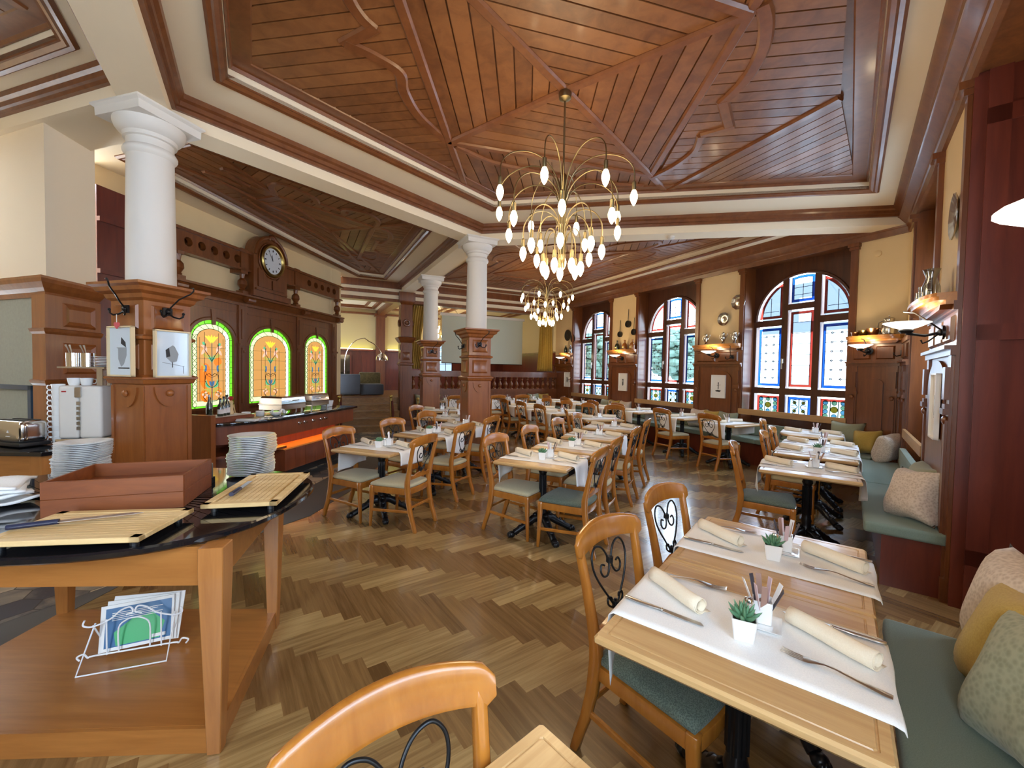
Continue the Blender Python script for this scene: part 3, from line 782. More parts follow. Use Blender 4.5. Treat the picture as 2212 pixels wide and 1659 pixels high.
# heart
hb = MB(on_face(*COL1, 15.5, 0, .02, 0, .26))
hp = []
for i in range(24):
    t_ = 2 * PI * i / 24; hp.append((.0022 * 16 * math.sin(t_) ** 3 * .7, 1.80 + .0022 * .8 * (13 * math.cos(t_) - 5 * math.cos(2 * t_) - 2 * math.cos(3 * t_) - math.cos(4 * t_))))
hb.plate(hp, -.006, .006); 
hb.tube([(0, 0, 1.815), (0, 0, 1.88)], .003, 5, m=1)
tag(hb.build('heart_ornament', [plain('pink_heart', (.62, .10, .12), .6), WHITE], smooth=30), 'small pink heart ornament hanging from a coat hook', 'ornament')
def framed(name, label, M, w_px, h_px, fr, mat_, draw, group=None, glazed=False):
    t = thing(name, label, 'picture', (0, 0, 0), 0, group); t.matrix_world = M
    f = MB(); a, b_ = w_px / 2, h_px / 2
    for x0, x1, z0, z1 in ((-a, a, b_ - .012, b_), (-a, a, -b_, -b_ + .012), (-a, -a + .012, -b_, b_), (a - .012, a, -b_, b_)): f.bb(x0, x1, 0, .028, z0, z1)
    f.build('picture_frame', fr, t, smooth=0)
    p = MB(); p.bb(-a + .01, a - .01, .004, .012, -b_ + .01, b_ - .01); p.build('print', mat_, t, smooth=0)
    k = MB(); draw(k); k.build('drawing', [INK, INKG], t, smooth=0)
    return t
def blob(k, cx, cz, rx, rz, m=0, y=.0125, n=14, wob=.15):
    k.plate([(cx + rx * math.cos(2 * PI * i / n) * (1 + wob * math.sin(3 * i)), cz + rz * math.sin(2 * PI * i / n) * (1 + wob * math.cos(2 * i))) for i in range(n)], y, y + .001, m)
def d_seated(k):
    k.plate([(-.055, .03), (.0, .06), (-.005, .11), (-.05, .07)], .0125, .0135, 0); k.plate([(.05, .03), (-.06, .03), (-.06, -.03), (-.03, -.10), (.0, -.12), (.03, -.06), (.03, .02)], .0125, .0135, 1)
    k.bb(-.09, .03, .0125, .0135, -.135, -.125, 0)
def d_bird(k):
    k.plate([(.0, .07), (.03, .05), (.055, .03), (.05, -.03), (.01, -.07), (-.03, -.06), (-.045, .0), (-.03, .03), (-.015, .06)], .0125, .0135, 1)
    k.plate([(.03, .05), (.055, .03), (.05, -.03), (.02, -.02)], .0135, .0142, 0)
    k.bb(.0, .006, .0125, .0135, -.11, -.06, 0); k.bar((-.09, .013, -.10), (.08, .013, -.07), .003, .002, 0); k.bar((-.08, .013, -.10), (-.085, .013, -.16), .003, .002, 0)
def d_figure(k):
    k.bb(-.008, .008, .0125, .0135, -.05, .05); blob(k, 0, .065, .014, .014); k.bar((-.05, .013, .03), (.03, .013, .02), .003, .006); blob(k, .0, -.085, .06, .018)
def d_coat(k):
    k.bb(-.03, .03, .0125, .0135, -.07, .08, 1); k.bb(-.012, .012, .0135, .0142, -.09, .0, 0); blob(k, 0, .06, .012, .016, 0, .0136)
def d_dark(k): blob(k, 0, -.01, .025, .075); blob(k, .01, .05, .02, .03)
def d_land(k): k.bb(-.07, .07, .0125, .0135, -.09, .09, 1); blob(k, 0, -.02, .05, .05, 0, .0136)
framed('framed_picture', 'framed print of a seated figure in a pale wooden frame, on the pedestal side', on_face(*COL1, 15.5, 0, .01, 1.60, .215), .27, .39, FRAMEW, PAPERB, d_seated, 'framed prints')
framed('framed_picture', 'framed glazed print of a perched bird on the front pedestal', on_face(*COL1, 15.5, 1, .0, 1.59, .215), .28, .38, FRAMEW, PAPERB, d_bird, 'framed prints')
# wooden pier beside the stair
pb = MB(frame((POST[0], POST[1], 0), HW))
pb.sq([(.17, 0), (.17, .14), (.15, .16), (.15, 1.6), (.18, 1.62), (.18, 1.66), (.15, 1.68), (.15, 2.2), (.17, 2.22), (.22, 2.30), (.235, 2.34), (.15, 2.36), (.15, 3.2), (.19, 3.25), (.21, 3.3), (.21, ZS)])
for k in range(4):
    pb2 = pb; M0 = pb.M; pb.M = frame((POST[0], POST[1], 0), HW) @ Matrix.Rotation(k * PI / 2, 4, 'Z')
    pb.sections([[(-.1, -.15, 1.75), (.1, -.15, 1.75), (.1, -.15, 1.95), (-.1, -.15, 1.95)], [(-.06, -.17, 1.79), (.06, -.17, 1.79), (.06, -.17, 1.91), (-.06, -.17, 1.91)]])
    pb.bb(-.1, .1, -.16, -.15, .3, 1.45); pb.bb(-.1, .1, -.165, -.15, 2.0, 2.15)
    pb.tube([(.075 * math.cos(2 * PI * i / 20), -.17, 2.72 + .075 * math.sin(2 * PI * i / 20)) for i in range(20)], .025, 6, closed=True)
    pb.ball((0, -.16, 2.72), (.04, .03, .04), 8, 6); pb.M = M0
struct(pb.build('wall_post', MAHOG, smooth=30))

# ------------------------------------------------------------------ left: plaster pier, end of beam, red wood recess
b = MB(); pc = Vector((-3.98, 3.55, 0)); e1 = hd(-71); e2 = hd(-8)
b.prism([v2(pc), v2(pc + e2 * .5), v2(pc + e2 * .5 + e1 * 1.9), v2(pc + e1 * 1.9)], 0, ZS + .05); struct(b.build('wall_left_pier', plain('pale_plaster', (.80, .67, .50), .85), smooth=0))
b = MB(); path = [v2(pc + e1 * 1.9), v2(pc), v2(pc + e2 * .5)]
b.sweep(path, [(0, 2.06), (.02, 2.06), (.03, 2.10), (.06, 2.13), (.09, 2.17), (.10, 2.20), (.10, 2.22), (0, 2.22)])
path2 = [v2(pc + e1 * .14), v2(pc), v2(pc + e2 * .5)]
for z in (1.30, 1.74): b.sweep(path2, [(0, z), (.03, z), (.05, z + .025), (.06, z + .05), (.03, z + .06), (0, z + .06)])
b.sweep(path2, [(0, 0), (.035, 0), (.035, 2.08), (0, 2.08)])
q0 = pc + e2 * .06; Mf = frame((pc.x, pc.y, 0), -8 + 90) ; 
Mf = Matrix.Translation(pc) @ Matrix(((e2.x, e2.y * 1.0, 0, 0), (e2.y, -e2.x, 0, 0), (0, 0, 1, 0), (0, 0, 0, 1)))
b.M = Mf   # x along the face, y outwards
for z0, z1 in ((1.82, 2.03), (1.40, 1.68)):
    b.sections([[(.1, .034, z0), (.44, .034, z0), (.44, .034, z1), (.1, .034, z1)], [(.12, .05, z0 + .02), (.42, .05, z0 + .02), (.42, .05, z1 - .02), (.12, .05, z1 - .02)], [(.16, .04, z0 + .05), (.38, .04, z0 + .05), (.38, .04, z1 - .05), (.16, .04, z1 - .05)]])
b.bb(.1, .44, .034, .045, .2, 1.25); b.M = Matrix()
struct(b.build('wall_left_panelling', PEDW, smooth=0))
b = MB(); g0 = pc + e1 * .15 
n1 = Vector((e1.y, -e1.x, 0)) * 1.0
n1 = -n1 if n1.y > 0 else n1
b.prism([v2(g0 + n1 * .004), v2(pc + e1 * 1.9 + n1 * .004), v2(pc + e1 * 1.9 + n1 * .008), v2(g0 + n1 * .008)], .9, 2.06); struct(b.build('wall_left_wallpaper', GREYP, smooth=0))
b = MB()
for (s0, s1, z0, z1) in ((.19, .24, .9, 1.30), (.19, 1.7, 1.26, 1.30)): b.prism([v2(pc + e1 * s0 + n1 * .01), v2(pc + e1 * s1 + n1 * .01), v2(pc + e1 * s1 + n1 * .03), v2(pc + e1 * s0 + n1 * .03)], z0, z1)
tag(b.build('splash_frame', NAVY, smooth=0), 'dark blue frame fixed on the grey wallpaper behind the toaster', 'frame')

# stained glass wall: frame x = -t, y into the room
FLW = frame(PL(0), AL)
b = MB(FLW); b.bb(-9.12, -4.0, -.35, -.02, 0, ZF + .1); struct(b.build('wall_left', PLASTER, smooth=0))
wl = MB(FLW)
wl.bb(-4.75, -4.0, -.02, .05, 0, 3.5); wl.bb(-4.66, -4.6, .05, .12, 0, 3.3)
for z in (2.52, 3.1): wl.bb(-4.75, -4.0, .05, .09, z, z + .05)
struct(wl.build('wall_left_recess_panelling', REDW, smooth=0))
GL = [(5.17, 5.93), (6.25, 7.32), (7.72, 8.52)]
PIL = [4.88, 6.09, 7.52, 8.74]
GZ0, GZ1, ZL = .85, 2.18, 2.48
wl = MB(FLW)
wl.bb(-9.1, -4.7, -.02, .03, 0, .88)
for t_ in PIL:
    wl.bb(-t_ - .085, -t_ + .085, -.02, .06, .7, ZL); wl.bb(-t_ - .04, -t_ + .04, .06, .075, .9, 1.80); wl.bb(-t_ - .04, -t_ + .04, .06, .075, 1.94, ZL - .06)
    wl.bb(-t_ - .095, -t_ + .095, .06, .085, 1.83, 1.87); wl.ball((-t_, .07, 1.74), (.028, .02, .028), 8, 6)
    wl.tube([(-t_ - .08, .18, ZL + .09), (-t_ + .08, .18, ZL + .09)], .05, 10)      # bolster over each pilaster
for (a, e), (p0, p1) in zip(GL, zip(PIL, PIL[1:])):
    r = (e - a) / 2; cx = -(a + e) / 2; zc = GZ1 - r * .75
    x0, x1 = -p1 + .085, -p0 - .085
    n = 20; pts = [(cx + r * math.cos(PI * i / n), zc + r * .75 * math.sin(PI * i / n)) for i in range(n + 1)]
    for i in range(n):
        q0_, q1_ = pts[i], pts[i + 1]
        wl.plate([q0_, q1_, (x1 + (x0 - x1) * (i + 1) / n, ZL), (x1 + (x0 - x1) * i / n, ZL)], -.02, .03)
    wl.plate([(x1, ZL), (x1, GZ0), (cx + r, GZ0), (cx + r, zc)], -.02, .03); wl.plate([(x0, ZL), (x0, GZ0), (cx - r, GZ0), (cx - r, zc)], -.02, .03)
    wl.bb(cx - r, cx + r, -.02, .03, .8, GZ0)
    rr = r + .06; wl.tube([(cx + rr * math.cos(PI * i / 16), .032, zc + rr * .75 * math.sin(PI * i / 16)) for i in range(17)], .009, 6)
    wl.plate([(cx - .025, GZ1 - .07), (cx + .025, GZ1 - .07), (cx + .05, GZ1 + .16), (cx - .05, GZ1 + .16)], .03, .045)
    wl.bb(x0 + .03, x1 - .03, .03, .04, ZL - .12, ZL - .105)
wl.bb(-8.8, -4.7, -.02, .07, ZL, ZL + .04)
struct(wl.build('wall_left_panelling', MAHOG, smooth=30))
b = MB(FLW)
prof = [(-.02, ZL + .04), (.08, ZL + .04), (.10, ZL + .08), (.13, ZL + .10), (.16, ZL + .13), (.20, ZL + .14), (.20, ZL + .17), (-.02, ZL + .17)]
b.sections([[(-4.7, y, z) for y, z in prof], [(-8.9, y, z) for y, z in prof]])
struct(b.build('wall_left_ledge_trim', MAHOG, smooth=30))
# gallery above the ledge: turned posts, pierced beam, clock house
gb = MB(FLW); GB0, GB1 = 3.05, 3.30
def pierced(x0, x1, z0, z1, holes):
    xs = [x0] + [ (holes[i] + holes[i + 1]) / 2 for i in range(len(holes) - 1)] + [x1]
    for k, hx in enumerate(holes):
        a, e = xs[k], xs[k + 1]; zc = (z0 + z1) / 2; r = .062; n = 20
        ring = [(hx + r * math.cos(2 * PI * i / n), zc + r * math.sin(2 * PI * i / n)) for i in range(n)]
        def out(i):
            t_ = 2 * PI * i / n; cx_, sx_ = math.cos(t_), math.sin(t_)
            tx = ((e - hx) / cx_) if cx_ > 1e-6 else ((a - hx) / cx_ if cx_ < -1e-6 else 1e9); tz = ((z1 - zc) / sx_) if sx_ > 1e-6 else ((z0 - zc) / sx_ if sx_ < -1e-6 else 1e9)
            q = min(tx, tz); return (hx + q * cx_, zc + q * sx_)
        for i in range(n):
            o0, o1 = out(i), out((i + 1) % n); poly = [ring[i], ring[(i + 1) % n], o1, o0]
            if abs(o0[0] - o1[0]) > 1e-6 and abs(o0[1] - o1[1]) > 1e-6:
                corner = (e if math.cos(2 * PI * (i + .5) / n) > 0 else a, z1 if math.sin(2 * PI * (i + .5) / n) > 0 else z0); poly = [ring[i], ring[(i + 1) % n], o1, corner, o0]
            gb.plate(poly, .08, .16)
    gb.bb(x0, x1, .0, .02, z0, z1)
pierced(-6.06, -4.7, GB0, GB1, [-5.02, -5.23, -5.44, -5.65, -5.86][::-1])
pierced(-8.75, -7.42, GB0, GB1, [-7.66, -7.88, -8.10, -8.32, -8.54][::-1])
gb.bb(-7.42, -6.06, .08, .16, GB0, GB1)
gb.bb(-8.85, -4.7, .06, .20, GB1, GB1 + .04); gb.bb(-8.85, -4.7, .07, .18, GB0 - .03, GB0)
for t_ in (4.9, 6.0, 7.3, 8.72):
    z0 = ZL + .17
    gb.sq([(.06, z0), (.06, z0 + .05)], (-t_, .12)); gb.lathe([(.035, z0 + .05), (.05, z0 + .07), (.035, z0 + .09), (.07, z0 + .15), (.064, z0 + .21), (.032, z0 + .25), (.038, z0 + .30), (.045, z0 + .33)], 14, (-t_, .12)); gb.sq([(.05, z0 + .33), (.055, GB0)], (-t_, .12))
for t_ in (5.98, 7.28): gb.bb(-t_ - .07, -t_ + .07, -.02, .18, GB0 - .08, GB1 + .06)
struct(gb.build('wall_left_gallery_trim', MAHOG, smooth=30))
# clock
CT, CZK = 6.52, 3.30
ck = thing('wall_clock', 'round white wall clock with brass rim in a carved arched wooden case', 'clock', PL(CT, .05, 0), AL)
b = MB(); b.plate([(-.40, 2.65), (.40, 2.65), (.40, 3.33)] + [(.40 * math.cos(PI * i / 20), 3.33 + .38 * math.sin(PI * i / 20)) for i in range(1, 20)] + [(-.40, 3.33)], .0, .17)
b.tube([(.375 * math.cos(PI * i / 20), .18, 3.33 + .355 * math.sin(PI * i / 20)) for i in range(21)], .03, 8); b.bb(-.45, .45, 0, .21, 2.65, 2.74); b.bb(-.37, .37, .17, .2, 2.76, 2.79)
for sx in (-1, 1): b.plate([(sx * .31, 2.82), (sx * .02, 2.82), (sx * .02, 2.97), (sx * .12, 3.0), (sx * .22, 3.1), (sx * .31, 3.12)], .17, .19)
b.tube([(.29 * math.cos(2 * PI * i / 28), .18, CZK + .29 * math.sin(2 * PI * i / 28)) for i in range(28)], .014, 6, closed=True)
for i in range(9):
    a = R(10 + 20 * i); b.ball((.0 + .07 * math.cos(a), .19, 3.66 + .05 * math.sin(a)), (.035, .03, .035), 8, 6)
b.build('clock_case', MAHOG, ck, smooth=30)
rim = MB(); n = 36
rim.sections([[(q * math.cos(2 * PI * i / n), y, CZK + q * math.sin(2 * PI * i / n)) for i in range(n)] for q, y in ((.27, .17), (.275, .215), (.26, .235), (.235, .23), (.215, .20))], 0, False); rim.build('clock_rim', BRASS, ck)
fc = MB(); fc.plate([(.225 * math.cos(2 * PI * i / n), CZK + .225 * math.sin(2 * PI * i / n)) for i in range(n)], .19, .20); fc.build('clock_face', plain('clock_white', (.70, .74, .78), .15, coat=.5), ck, smooth=0)
for i in range(12):
    hn = MB(); a = R(30 * i); p0, p1 = .155, .19
    hn.bar((p0 * math.sin(a), .202, CZK + p0 * math.cos(a)), (p1 * math.sin(a), .202, CZK + p1 * math.cos(a)), .003, .014 if i % 3 else .024)
    hn.build('dial_marking', INK, ck, smooth=0)
for a, ln, wd in ((-12, .10, .011), (-32, .15, .008)):
    hn = MB(); hn.bar((0, .204, CZK), (-ln * math.sin(R(a)), .204, CZK + ln * math.cos(R(a))), .002, wd)
    hn.build('clock_hand', INK, ck, smooth=0)
# stained glass panels, lit from behind
def stained(a, e, label, second=False, orange=False):
    wd = e - a; r = wd / 2; t = thing('stained_glass_panel', label, 'stained glass', PL((a + e) / 2, -.005, GZ0), AL, 'backlit stained glass panels')
    H = GZ1 - GZ0; ry = r * .75; zc = H - ry
    def outl(i):
        rr = r - i; q = max(.02, ry - i)
        return [(-rr, i), (rr, i)] + [(rr * math.cos(PI * k / 24), zc + q * math.sin(PI * k / 24)) for k in range(25)]
    bd = MB()
    def band(i0, i1, m, y=0):
        o0, o1 = outl(i0), outl(i1); n = len(o0)
        for k in range(n):
            j = (k + 1) % n; mm = m
            if m == 1 and (o0[k][0] + o0[j][0]) / 2 < -r * .7: mm = 2          # tube lamp shines behind the far border
            bd.add([(o0[k][0], y, o0[k][1]), (o0[j][0], y, o0[j][1]), (o1[j][0], y, o1[j][1]), (o1[k][0], y, o1[k][1])], [(0, 1, 2, 3)], mm)
    band(0, .055, 0); band(.055, .13, 1)
    bd.build('border_glass', [L_GREEN, L_CREAM, TUBE], t, smooth=0)
    fd = MB(); fd.add([(p[0], 0, p[1]) for p in outl(.13)], [tuple(range(27))]); fd.build('amber_field', L_AMB, t, smooth=0)
    fl_ = MB(); s = min(1.3, wd / .63); Y = [.002]
    def pet(pts, m):
        Y[0] += .00012
        fl_.add([(p[0] * s, Y[0], p[1] * 1.19) for p in pts], [tuple(range(len(pts)))], m)
    def leaf(x0, z0, x1, z1, wd_, m, bend=.25):
        A, B = Vector((x0, z0)), Vector((x1, z1)); d = B - A; n_ = Vector((-d.y, d.x)).normalized(); L = d.length; up_, dn = [], []
        for k in range(9):
            q = k / 8; c = A + d * q + n_ * (bend * L * math.sin(PI * q)); ww = wd_ * math.sin(PI * q) ** .8
            up_.append(tuple(c + n_ * ww)); dn.append(tuple(c - n_ * ww))
        pet(up_ + dn[::-1], m)
    if orange:
        for (x, z, rx, rz) in ((-.09, .42, .085, .16), (-.08, .18, .08, .09), (.09, .60, .06, .06), (.1, .22, .05, .05)):
            pet([(x * -1 + rx * math.cos(2 * PI * k / 16), z + rz * math.sin(2 * PI * k / 16)) for k in range(16)], 1)
    zt_ = 1.11 - .19
    for dx in (-.1, -.05, 0, .05, .1): leaf(0, zt_ - .10, dx, zt_ + .02 - abs(dx) * .2, .018, 0, dx)
    for sx in (-1, 1):
        leaf(0, .58, sx * .11, .66, .022, 2, sx * .3); leaf(0, .66, sx * .13, .76, .02, 5, sx * -.3)
        leaf(sx * .07, .70, sx * .16, .80, .022, 4, sx * .2); leaf(sx * .09, .76, sx * .15, .68, .02, 4, 0); leaf(sx * .10, .80, sx * .13, .84, .02, 2, 0)
        for q in (-.02, .0, .02): leaf(sx * .09 + q * .4, .47, sx * .10 + q, .56, .018, 3, q * 4)
        leaf(sx * .13, .46, sx * .16, .58, .014, 5, sx * .3)
        leaf(0, .27, sx * .08, .38, .02, 2, sx * -.3); leaf(0, .28, sx * .035, .36, .018, 3, 0)
        leaf(sx * .02, .14, sx * .15, .24, .018, 5, sx * .4); leaf(sx * .16, .20, sx * .05, .28, .014, 5, sx * .3)
        for dx, dz in ((.07, .12), (.10, .10), (.09, .15), (.13, .13)): pet([(sx * dx + .016 * math.cos(2 * PI * k / 10), .06 + dz + .016 * math.sin(2 * PI * k / 10)) for k in range(10)], 4)
    pet([(-.008, .02), (.008, .02), (.006, zt_ - .08), (-.006, zt_ - .08)], 6)
    fl_.build('flower_glass', [L_YEL, L_ORG, L_LEAF, L_BLUE, L_PINK, L_OLIV, INKG], t, smooth=0)
    ld = MB()
    for i in (.055, .13): 
        o = outl(i); ld.tube([(x, .004, z) for x, z in o], .004, 5, closed=True)
    k_ = 0
    zz = .0
    while zz < zc:
        for sx in (-1, 1):
            ld.bar((sx * r, .004, zz + .12), (sx * (r - .055), .004, zz + .12), .004, .005)
            x0_, x1_ = sx * (r - .055), sx * (r - .13)
            ld.bar((x0_, .004, zz), (x1_, .004, zz + .08), .004, .004); ld.bar((x1_, .004, zz), (x0_, .004, zz + .08), .004, .004)
        zz += .085
    for i in range(9):
        a_ = PI * (i + .5) / 9
        ld.bar((r * math.cos(a_), .004, zc + ry * math.sin(a_)), ((r - .055) * math.cos(a_), .004, zc + (ry - .055) * math.sin(a_)), .004, .005)
        a2 = PI * (i + 1) / 9
        ld.bar(((r - .055) * math.cos(a_), .004, zc + (ry - .055) * math.sin(a_)), ((r - .13) * math.cos(a2), .004, zc + (ry - .13) * math.sin(a2)), .004, .004)
    for x in (-.17, -.1, .1, .17): ld.bar((x * s, .0045, .13), (x * s, .0045, zc + (.02 if abs(x) > .15 else .1)), .004, .003)
    for z in (.25, .42, .59, .76, .92): ld.bar((-(r - .13), .0045, z), (r - .13, .0045, z), .004, .003)
    for sx in (-1, 1):
        ld.tube([(sx * s * x, .006, z * 1.19) for x, z in ((.0, .27), (.06, .30), (.10, .36), (.09, .43), (.04, .45), (0, .42))], .0045, 5)
        ld.tube([(sx * s * x, .006, z * 1.19) for x, z in ((.0, .10), (.07, .10), (.12, .15), (.11, .2), (.06, .2))], .0045, 5)
        ld.tube([(sx * s * x, .006, z * 1.19) for x, z in ((.0, .60), (.05, .68), (.10, .74), (.09, .82))], .0045, 5)
        ld.tube([(sx * s * x, .006, z * 1.19) for x, z in ((.0, .40), (.06, .42), (.10, .48))], .003, 5)
    ld.build('lead_lines', LEAD, t, smooth=0)
stained(*GL[0], 'backlit stained glass panel with orange glass pieces, beside the front pedestal', orange=True)
stained(*GL[1], 'wide backlit stained glass panel under the clock', second=True)
stained(*GL[2], 'backlit stained glass panel of the three that stands nearest the stairs')
# ------------------------------------------------------------------ far end: platform, stair, balustrade, back room
FE = frame(w_ * 11.2, AW - 90 if False else HW)   # local x heading HW+90 = nw (s axis), y = w (v - 11.2)
def PE(s, v, z): return nw * s + w_ * v + Vector((0, 0, z))
b = MB(FE); b.bb(.2, 7.2, 0.02, 4.0, 0, .75); struct(b.build('floor_platform', STEPW, smooth=0))
b = MB(FE)
for i in range(5):
    z1 = .75 - .15 * i; y0 = -.26 * i
    if i == 0: continue
    b.bb(.45, 2.08, y0 - .0, .02, 0, z1); b.bb(.45, 2.08, y0 - .025, y0 + .02, z1 - .03, z1 + .003)
struct(b.build('wall_stair_flight', STEPW, smooth=0, bevel=.004))
b = MB(FE); b.bb(2.2, 7.1, -.06, .04, 0, .88); b.bb(2.2, 7.1, -.08, .06, .86, .92)
for k in range(8): b.bb(2.3 + k * .6, 2.78 + k * .6, -.075, -.06, .2, .78)
struct(b.build('wall_balustrade_base', MAHOG, smooth=0))
ba = thing('balustrade', 'dark turned wooden balustrade with a thick handrail in front of the raised back room', 'balustrade', PE(2.45, 11.2, .92), HW)
b = MB(); b.bb(0, 4.6, -.09, .09, .44, .52); b.bb(0, 4.6, -.11, .11, .52, .56); b.bb(0, 4.6, -.07, .07, .40, .44); b.build('handrail', MAHOG, ba, smooth=30)
b = MB(); b.bb(0, 4.6, -.08, .08, 0, .05); b.build('base_rail', MAHOG, ba, smooth=30)
bl = MB(); bl.lathe([(.05, .05), (.05, .07), (.028, .09), (.06, .16), (.058, .2), (.024, .26), (.022, .30), (.04, .32), (.03, .345), (.045, .37), (.045, .40)], 10)
b0 = bl.build('baluster', MAHOG, ba, smooth=50)
for i in range(25):
    if i == 0: b0.location.x = .09
    else:
        q = b0.copy(); C.objects.link(q); q.parent = ba; q.location.x = .09 + .184 * i
b = MB(FE)   # header and upper wall over the balustrade line
b.bb(.3, 7.15, -.1, .1, 3.30, 3.8); struct(b.build('wall_far_header', CEILP, smooth=0))
b = MB(FE); b.bb(.3, 7.15, -.13, .13, 3.24, 3.32); b.bb(.3, 7.15, -.16, -.1, 3.58, ZF); b.bb(.3, 7.15, -.14, -.1, 3.42, 3.5); struct(b.build('wall_far_header_trim', MAHOG, smooth=0))
b = MB(FE); b.bb(-.4, 8.0, 3.9, 4.0, .75, 2.15); b.bb(7.0, 7.1, .1, 3.9, .75, 2.15)
for k in range(12): b.bb(-.3 + k * .65, .2 + k * .65, 3.87, 3.9, .95, 1.95)
b.bb(-.4, 8.0, 3.82, 3.9, 2.10, 2.16); struct(b.build('wall_back_room_panelling', REDW, smooth=0))
b = MB(FE); b.bb(-.4, 8.0, 3.95, 4.05, 2.1, 3.6); b.bb(7.0, 7.1, .1, 3.9, 2.1, 3.6); struct(b.build('wall_back_room', plain('back_room_plaster', (.66, .56, .33), .85), smooth=0))
b = MB(FE); b.bb(-.5, 8.0, .1, 4.0, 3.55, 3.65); struct(b.build('ceiling_back_room', CEILP, smooth=0))
b = MB(FE)
for x0, x1 in ((.5, 2.0), (2.5, 4.4), (4.9, 6.8)):
    y0, y1 = .6, 3.4
    pth = [(x0, y0), (x0, y1), (x1, y1), (x1, y0)]
    b.sweep(pth, [(0, 3.56), (0, 3.50), (.1, 3.49), (.12, 3.56)], closed=True); b.sweep(inset(pth, .3), [(0, 3.56), (0, 3.51), (.06, 3.50), (.08, 3.56)], closed=True)
b.bb(2.15, 2.35, .1, 4, 3.35, 3.6); b.bb(-.4, 8, 3.8, 3.95, 3.36, 3.42)
struct(b.build('ceiling_back_room_trim', CEILT, smooth=0))
b = MB(FE); b.bb(2.1, 2.4, 3.75, 3.95, .75, 3.5); b.bb(2.05, 2.45, 3.72, 3.95, 3.3, 3.4); b.bb(-.5, -.4, .1, 4, .75, 3.6); b.bb(.3, .42, -.02, .25, 0, 3.5); struct(b.build('wall_back_room_post', MAHOG, smooth=0))
cv = MB(FE); cv.bb(-.3, 2.0, 3.80, 3.83, 2.165, 2.185); cv.bb(2.5, 6.9, 3.80, 3.83, 2.165, 2.185)
tag(cv.build('cove_light_strip', COVE, smooth=0), 'yellow green light strip glowing along the top of the back room panelling', 'light strip')
# second side wall strip from the end of the stained glass wall to the platform, with two small pictures
b = MB(); a_, e_ = PL(8.7), PE(.42, 11.2, 0)
d_ = (e_ - a_).normalized(); n_ = Vector((d_.y, -d_.x, 0))
b.prism([v2(a_), v2(e_), v2(e_ - n_ * .3), v2(a_ - n_ * .3)], 0, 3.8); struct(b.build('wall_left_end', PLASTER, smooth=0))
b = MB(); b.prism([v2(a_ + n_ * .002), v2(e_ + n_ * .002), v2(e_ + n_ * .03), v2(a_ + n_ * .03)], 0, 1.75)
b.prism([v2(e_ - d_ * .12), v2(e_ + d_ * .02), v2(e_ + d_ * .02 + n_ * .1), v2(e_ - d_ * .12 + n_ * .1)], 0, 3.4); b.prism([v2(e_ - d_ * .18), v2(e_ + d_ * .02), v2(e_ + d_ * .02 + n_ * .16), v2(e_ - d_ * .18 + n_ * .16)], 2.30, 2.36)
b.prism([v2(e_ - d_ * .18), v2(e_ + d_ * .02), v2(e_ + d_ * .02 + n_ * .16), v2(e_ - d_ * .18 + n_ * .16)], 3.28, 3.36); struct(b.build('wall_left_end_panelling', MAHOG, smooth=0))
hdw = math.degrees(math.atan2(n_.x, n_.y))
for z, lab, ww, hh in ((2.12, 'small dark framed picture on the cream wall above the counter end', .30, .36), (1.62, 'white framed landscape print on the wooden wall by the stairs', .42, .48)):
    M = frame(a_ + d_ * .75 + n_ * .035 + Vector((0, 0, z)), hdw); framed('framed_picture', lab, M, ww, hh, FRAMEWH if z < 2 else IRON, PAPER if z < 2 else plain('dark_picture', (.1, .1, .11), .3), d_land, 'pictures beside the stairs')
# curtains
def curtain(s, label, tie):
    t = MB(); H = 3.3; n = 60
    def fn(u, v):
        z = 1.52 + (H - 1.52) * v; wd = .50 if tie == 0 else .42
        gather = 1.0 - .25 * math.sin(PI * min(1, max(0, (.65 - v) / .65))) if tie else 1.0 - .12 * v + .22 * (1 - v) ** 3
        x = (u - .5) * wd * gather + (tie * .10 * math.sin(PI * (1 - v)) if tie else 0)
        return (x, .035 * math.sin(u * 2 * PI * 6.5) + .012 * math.sin(u * 31 + v * 3), z)
    t.grid(fn, n, 16); o = t.build('curtain', CURT, smooth=60, solid=.004); place(o, PE(s, 11.32, 0), HW); tag(o, label, 'curtain', 'mustard curtains at the back room')
curtain(2.68, 'mustard curtain hanging beside the carved wooden post by the stairs', -.8)
curtain(6.74, 'mustard curtain hanging at the window wall end of the balustrade', 0)
# projection screen and back room things
t = thing('projection_screen', 'large pale green projection screen hanging behind the balustrade', 'projection screen', PE(0, 12.0, 0), HW)
b = MB(); b.bb(3.55, 6.25, -.004, .004, 1.72, 3.12); b.build('screen_sheet', SCREEN, t, smooth=0)
b = MB(); b.bb(3.5, 6.3, -.04, .04, 3.12, 3.2); b.build('screen_case', WHITE, t, smooth=0); b = MB(); b.tube([(3.55, 0, 1.71), (6.25, 0, 1.71)], .012, 8); b.build('bottom_bar', IRON, t)
for s, z in ((3.7, 3.55), (6.1, 3.55)): pass
t = thing('bookcase_cabinet', 'dark glazed wooden cabinet against the back room wall above the grey sofa', 'cabinet', PE(.75, 14.9, .75), HW)
b = MB(); b.bb(-.55, .55, 0, .25, 0, 1.25); b.build('cabinet_body', REDW, t, smooth=0); b = MB(); b.bb(-.5, .5, -.01, 0, .5, 1.2); b.build('cabinet_glass', plain('dark_glass', (.02, .018, .015), .08, coat=.5), t, smooth=0); b = MB(); b.bb(-.52, -.50, -.02, 0, .1, 1.1); b.build('cabinet_edge', STEEL, t, smooth=0)
t = thing('sofa', 'dark grey two seat sofa back at the top of the stairs', 'sofa', PE(.72, 12.2, .75), HW)
for sx in (-1, 1):
    b = MB(); b.box((sx * .29, 0, .33), (.56, .22, .52)); b.build('back_cushion', SOFA, t, bevel=.03)
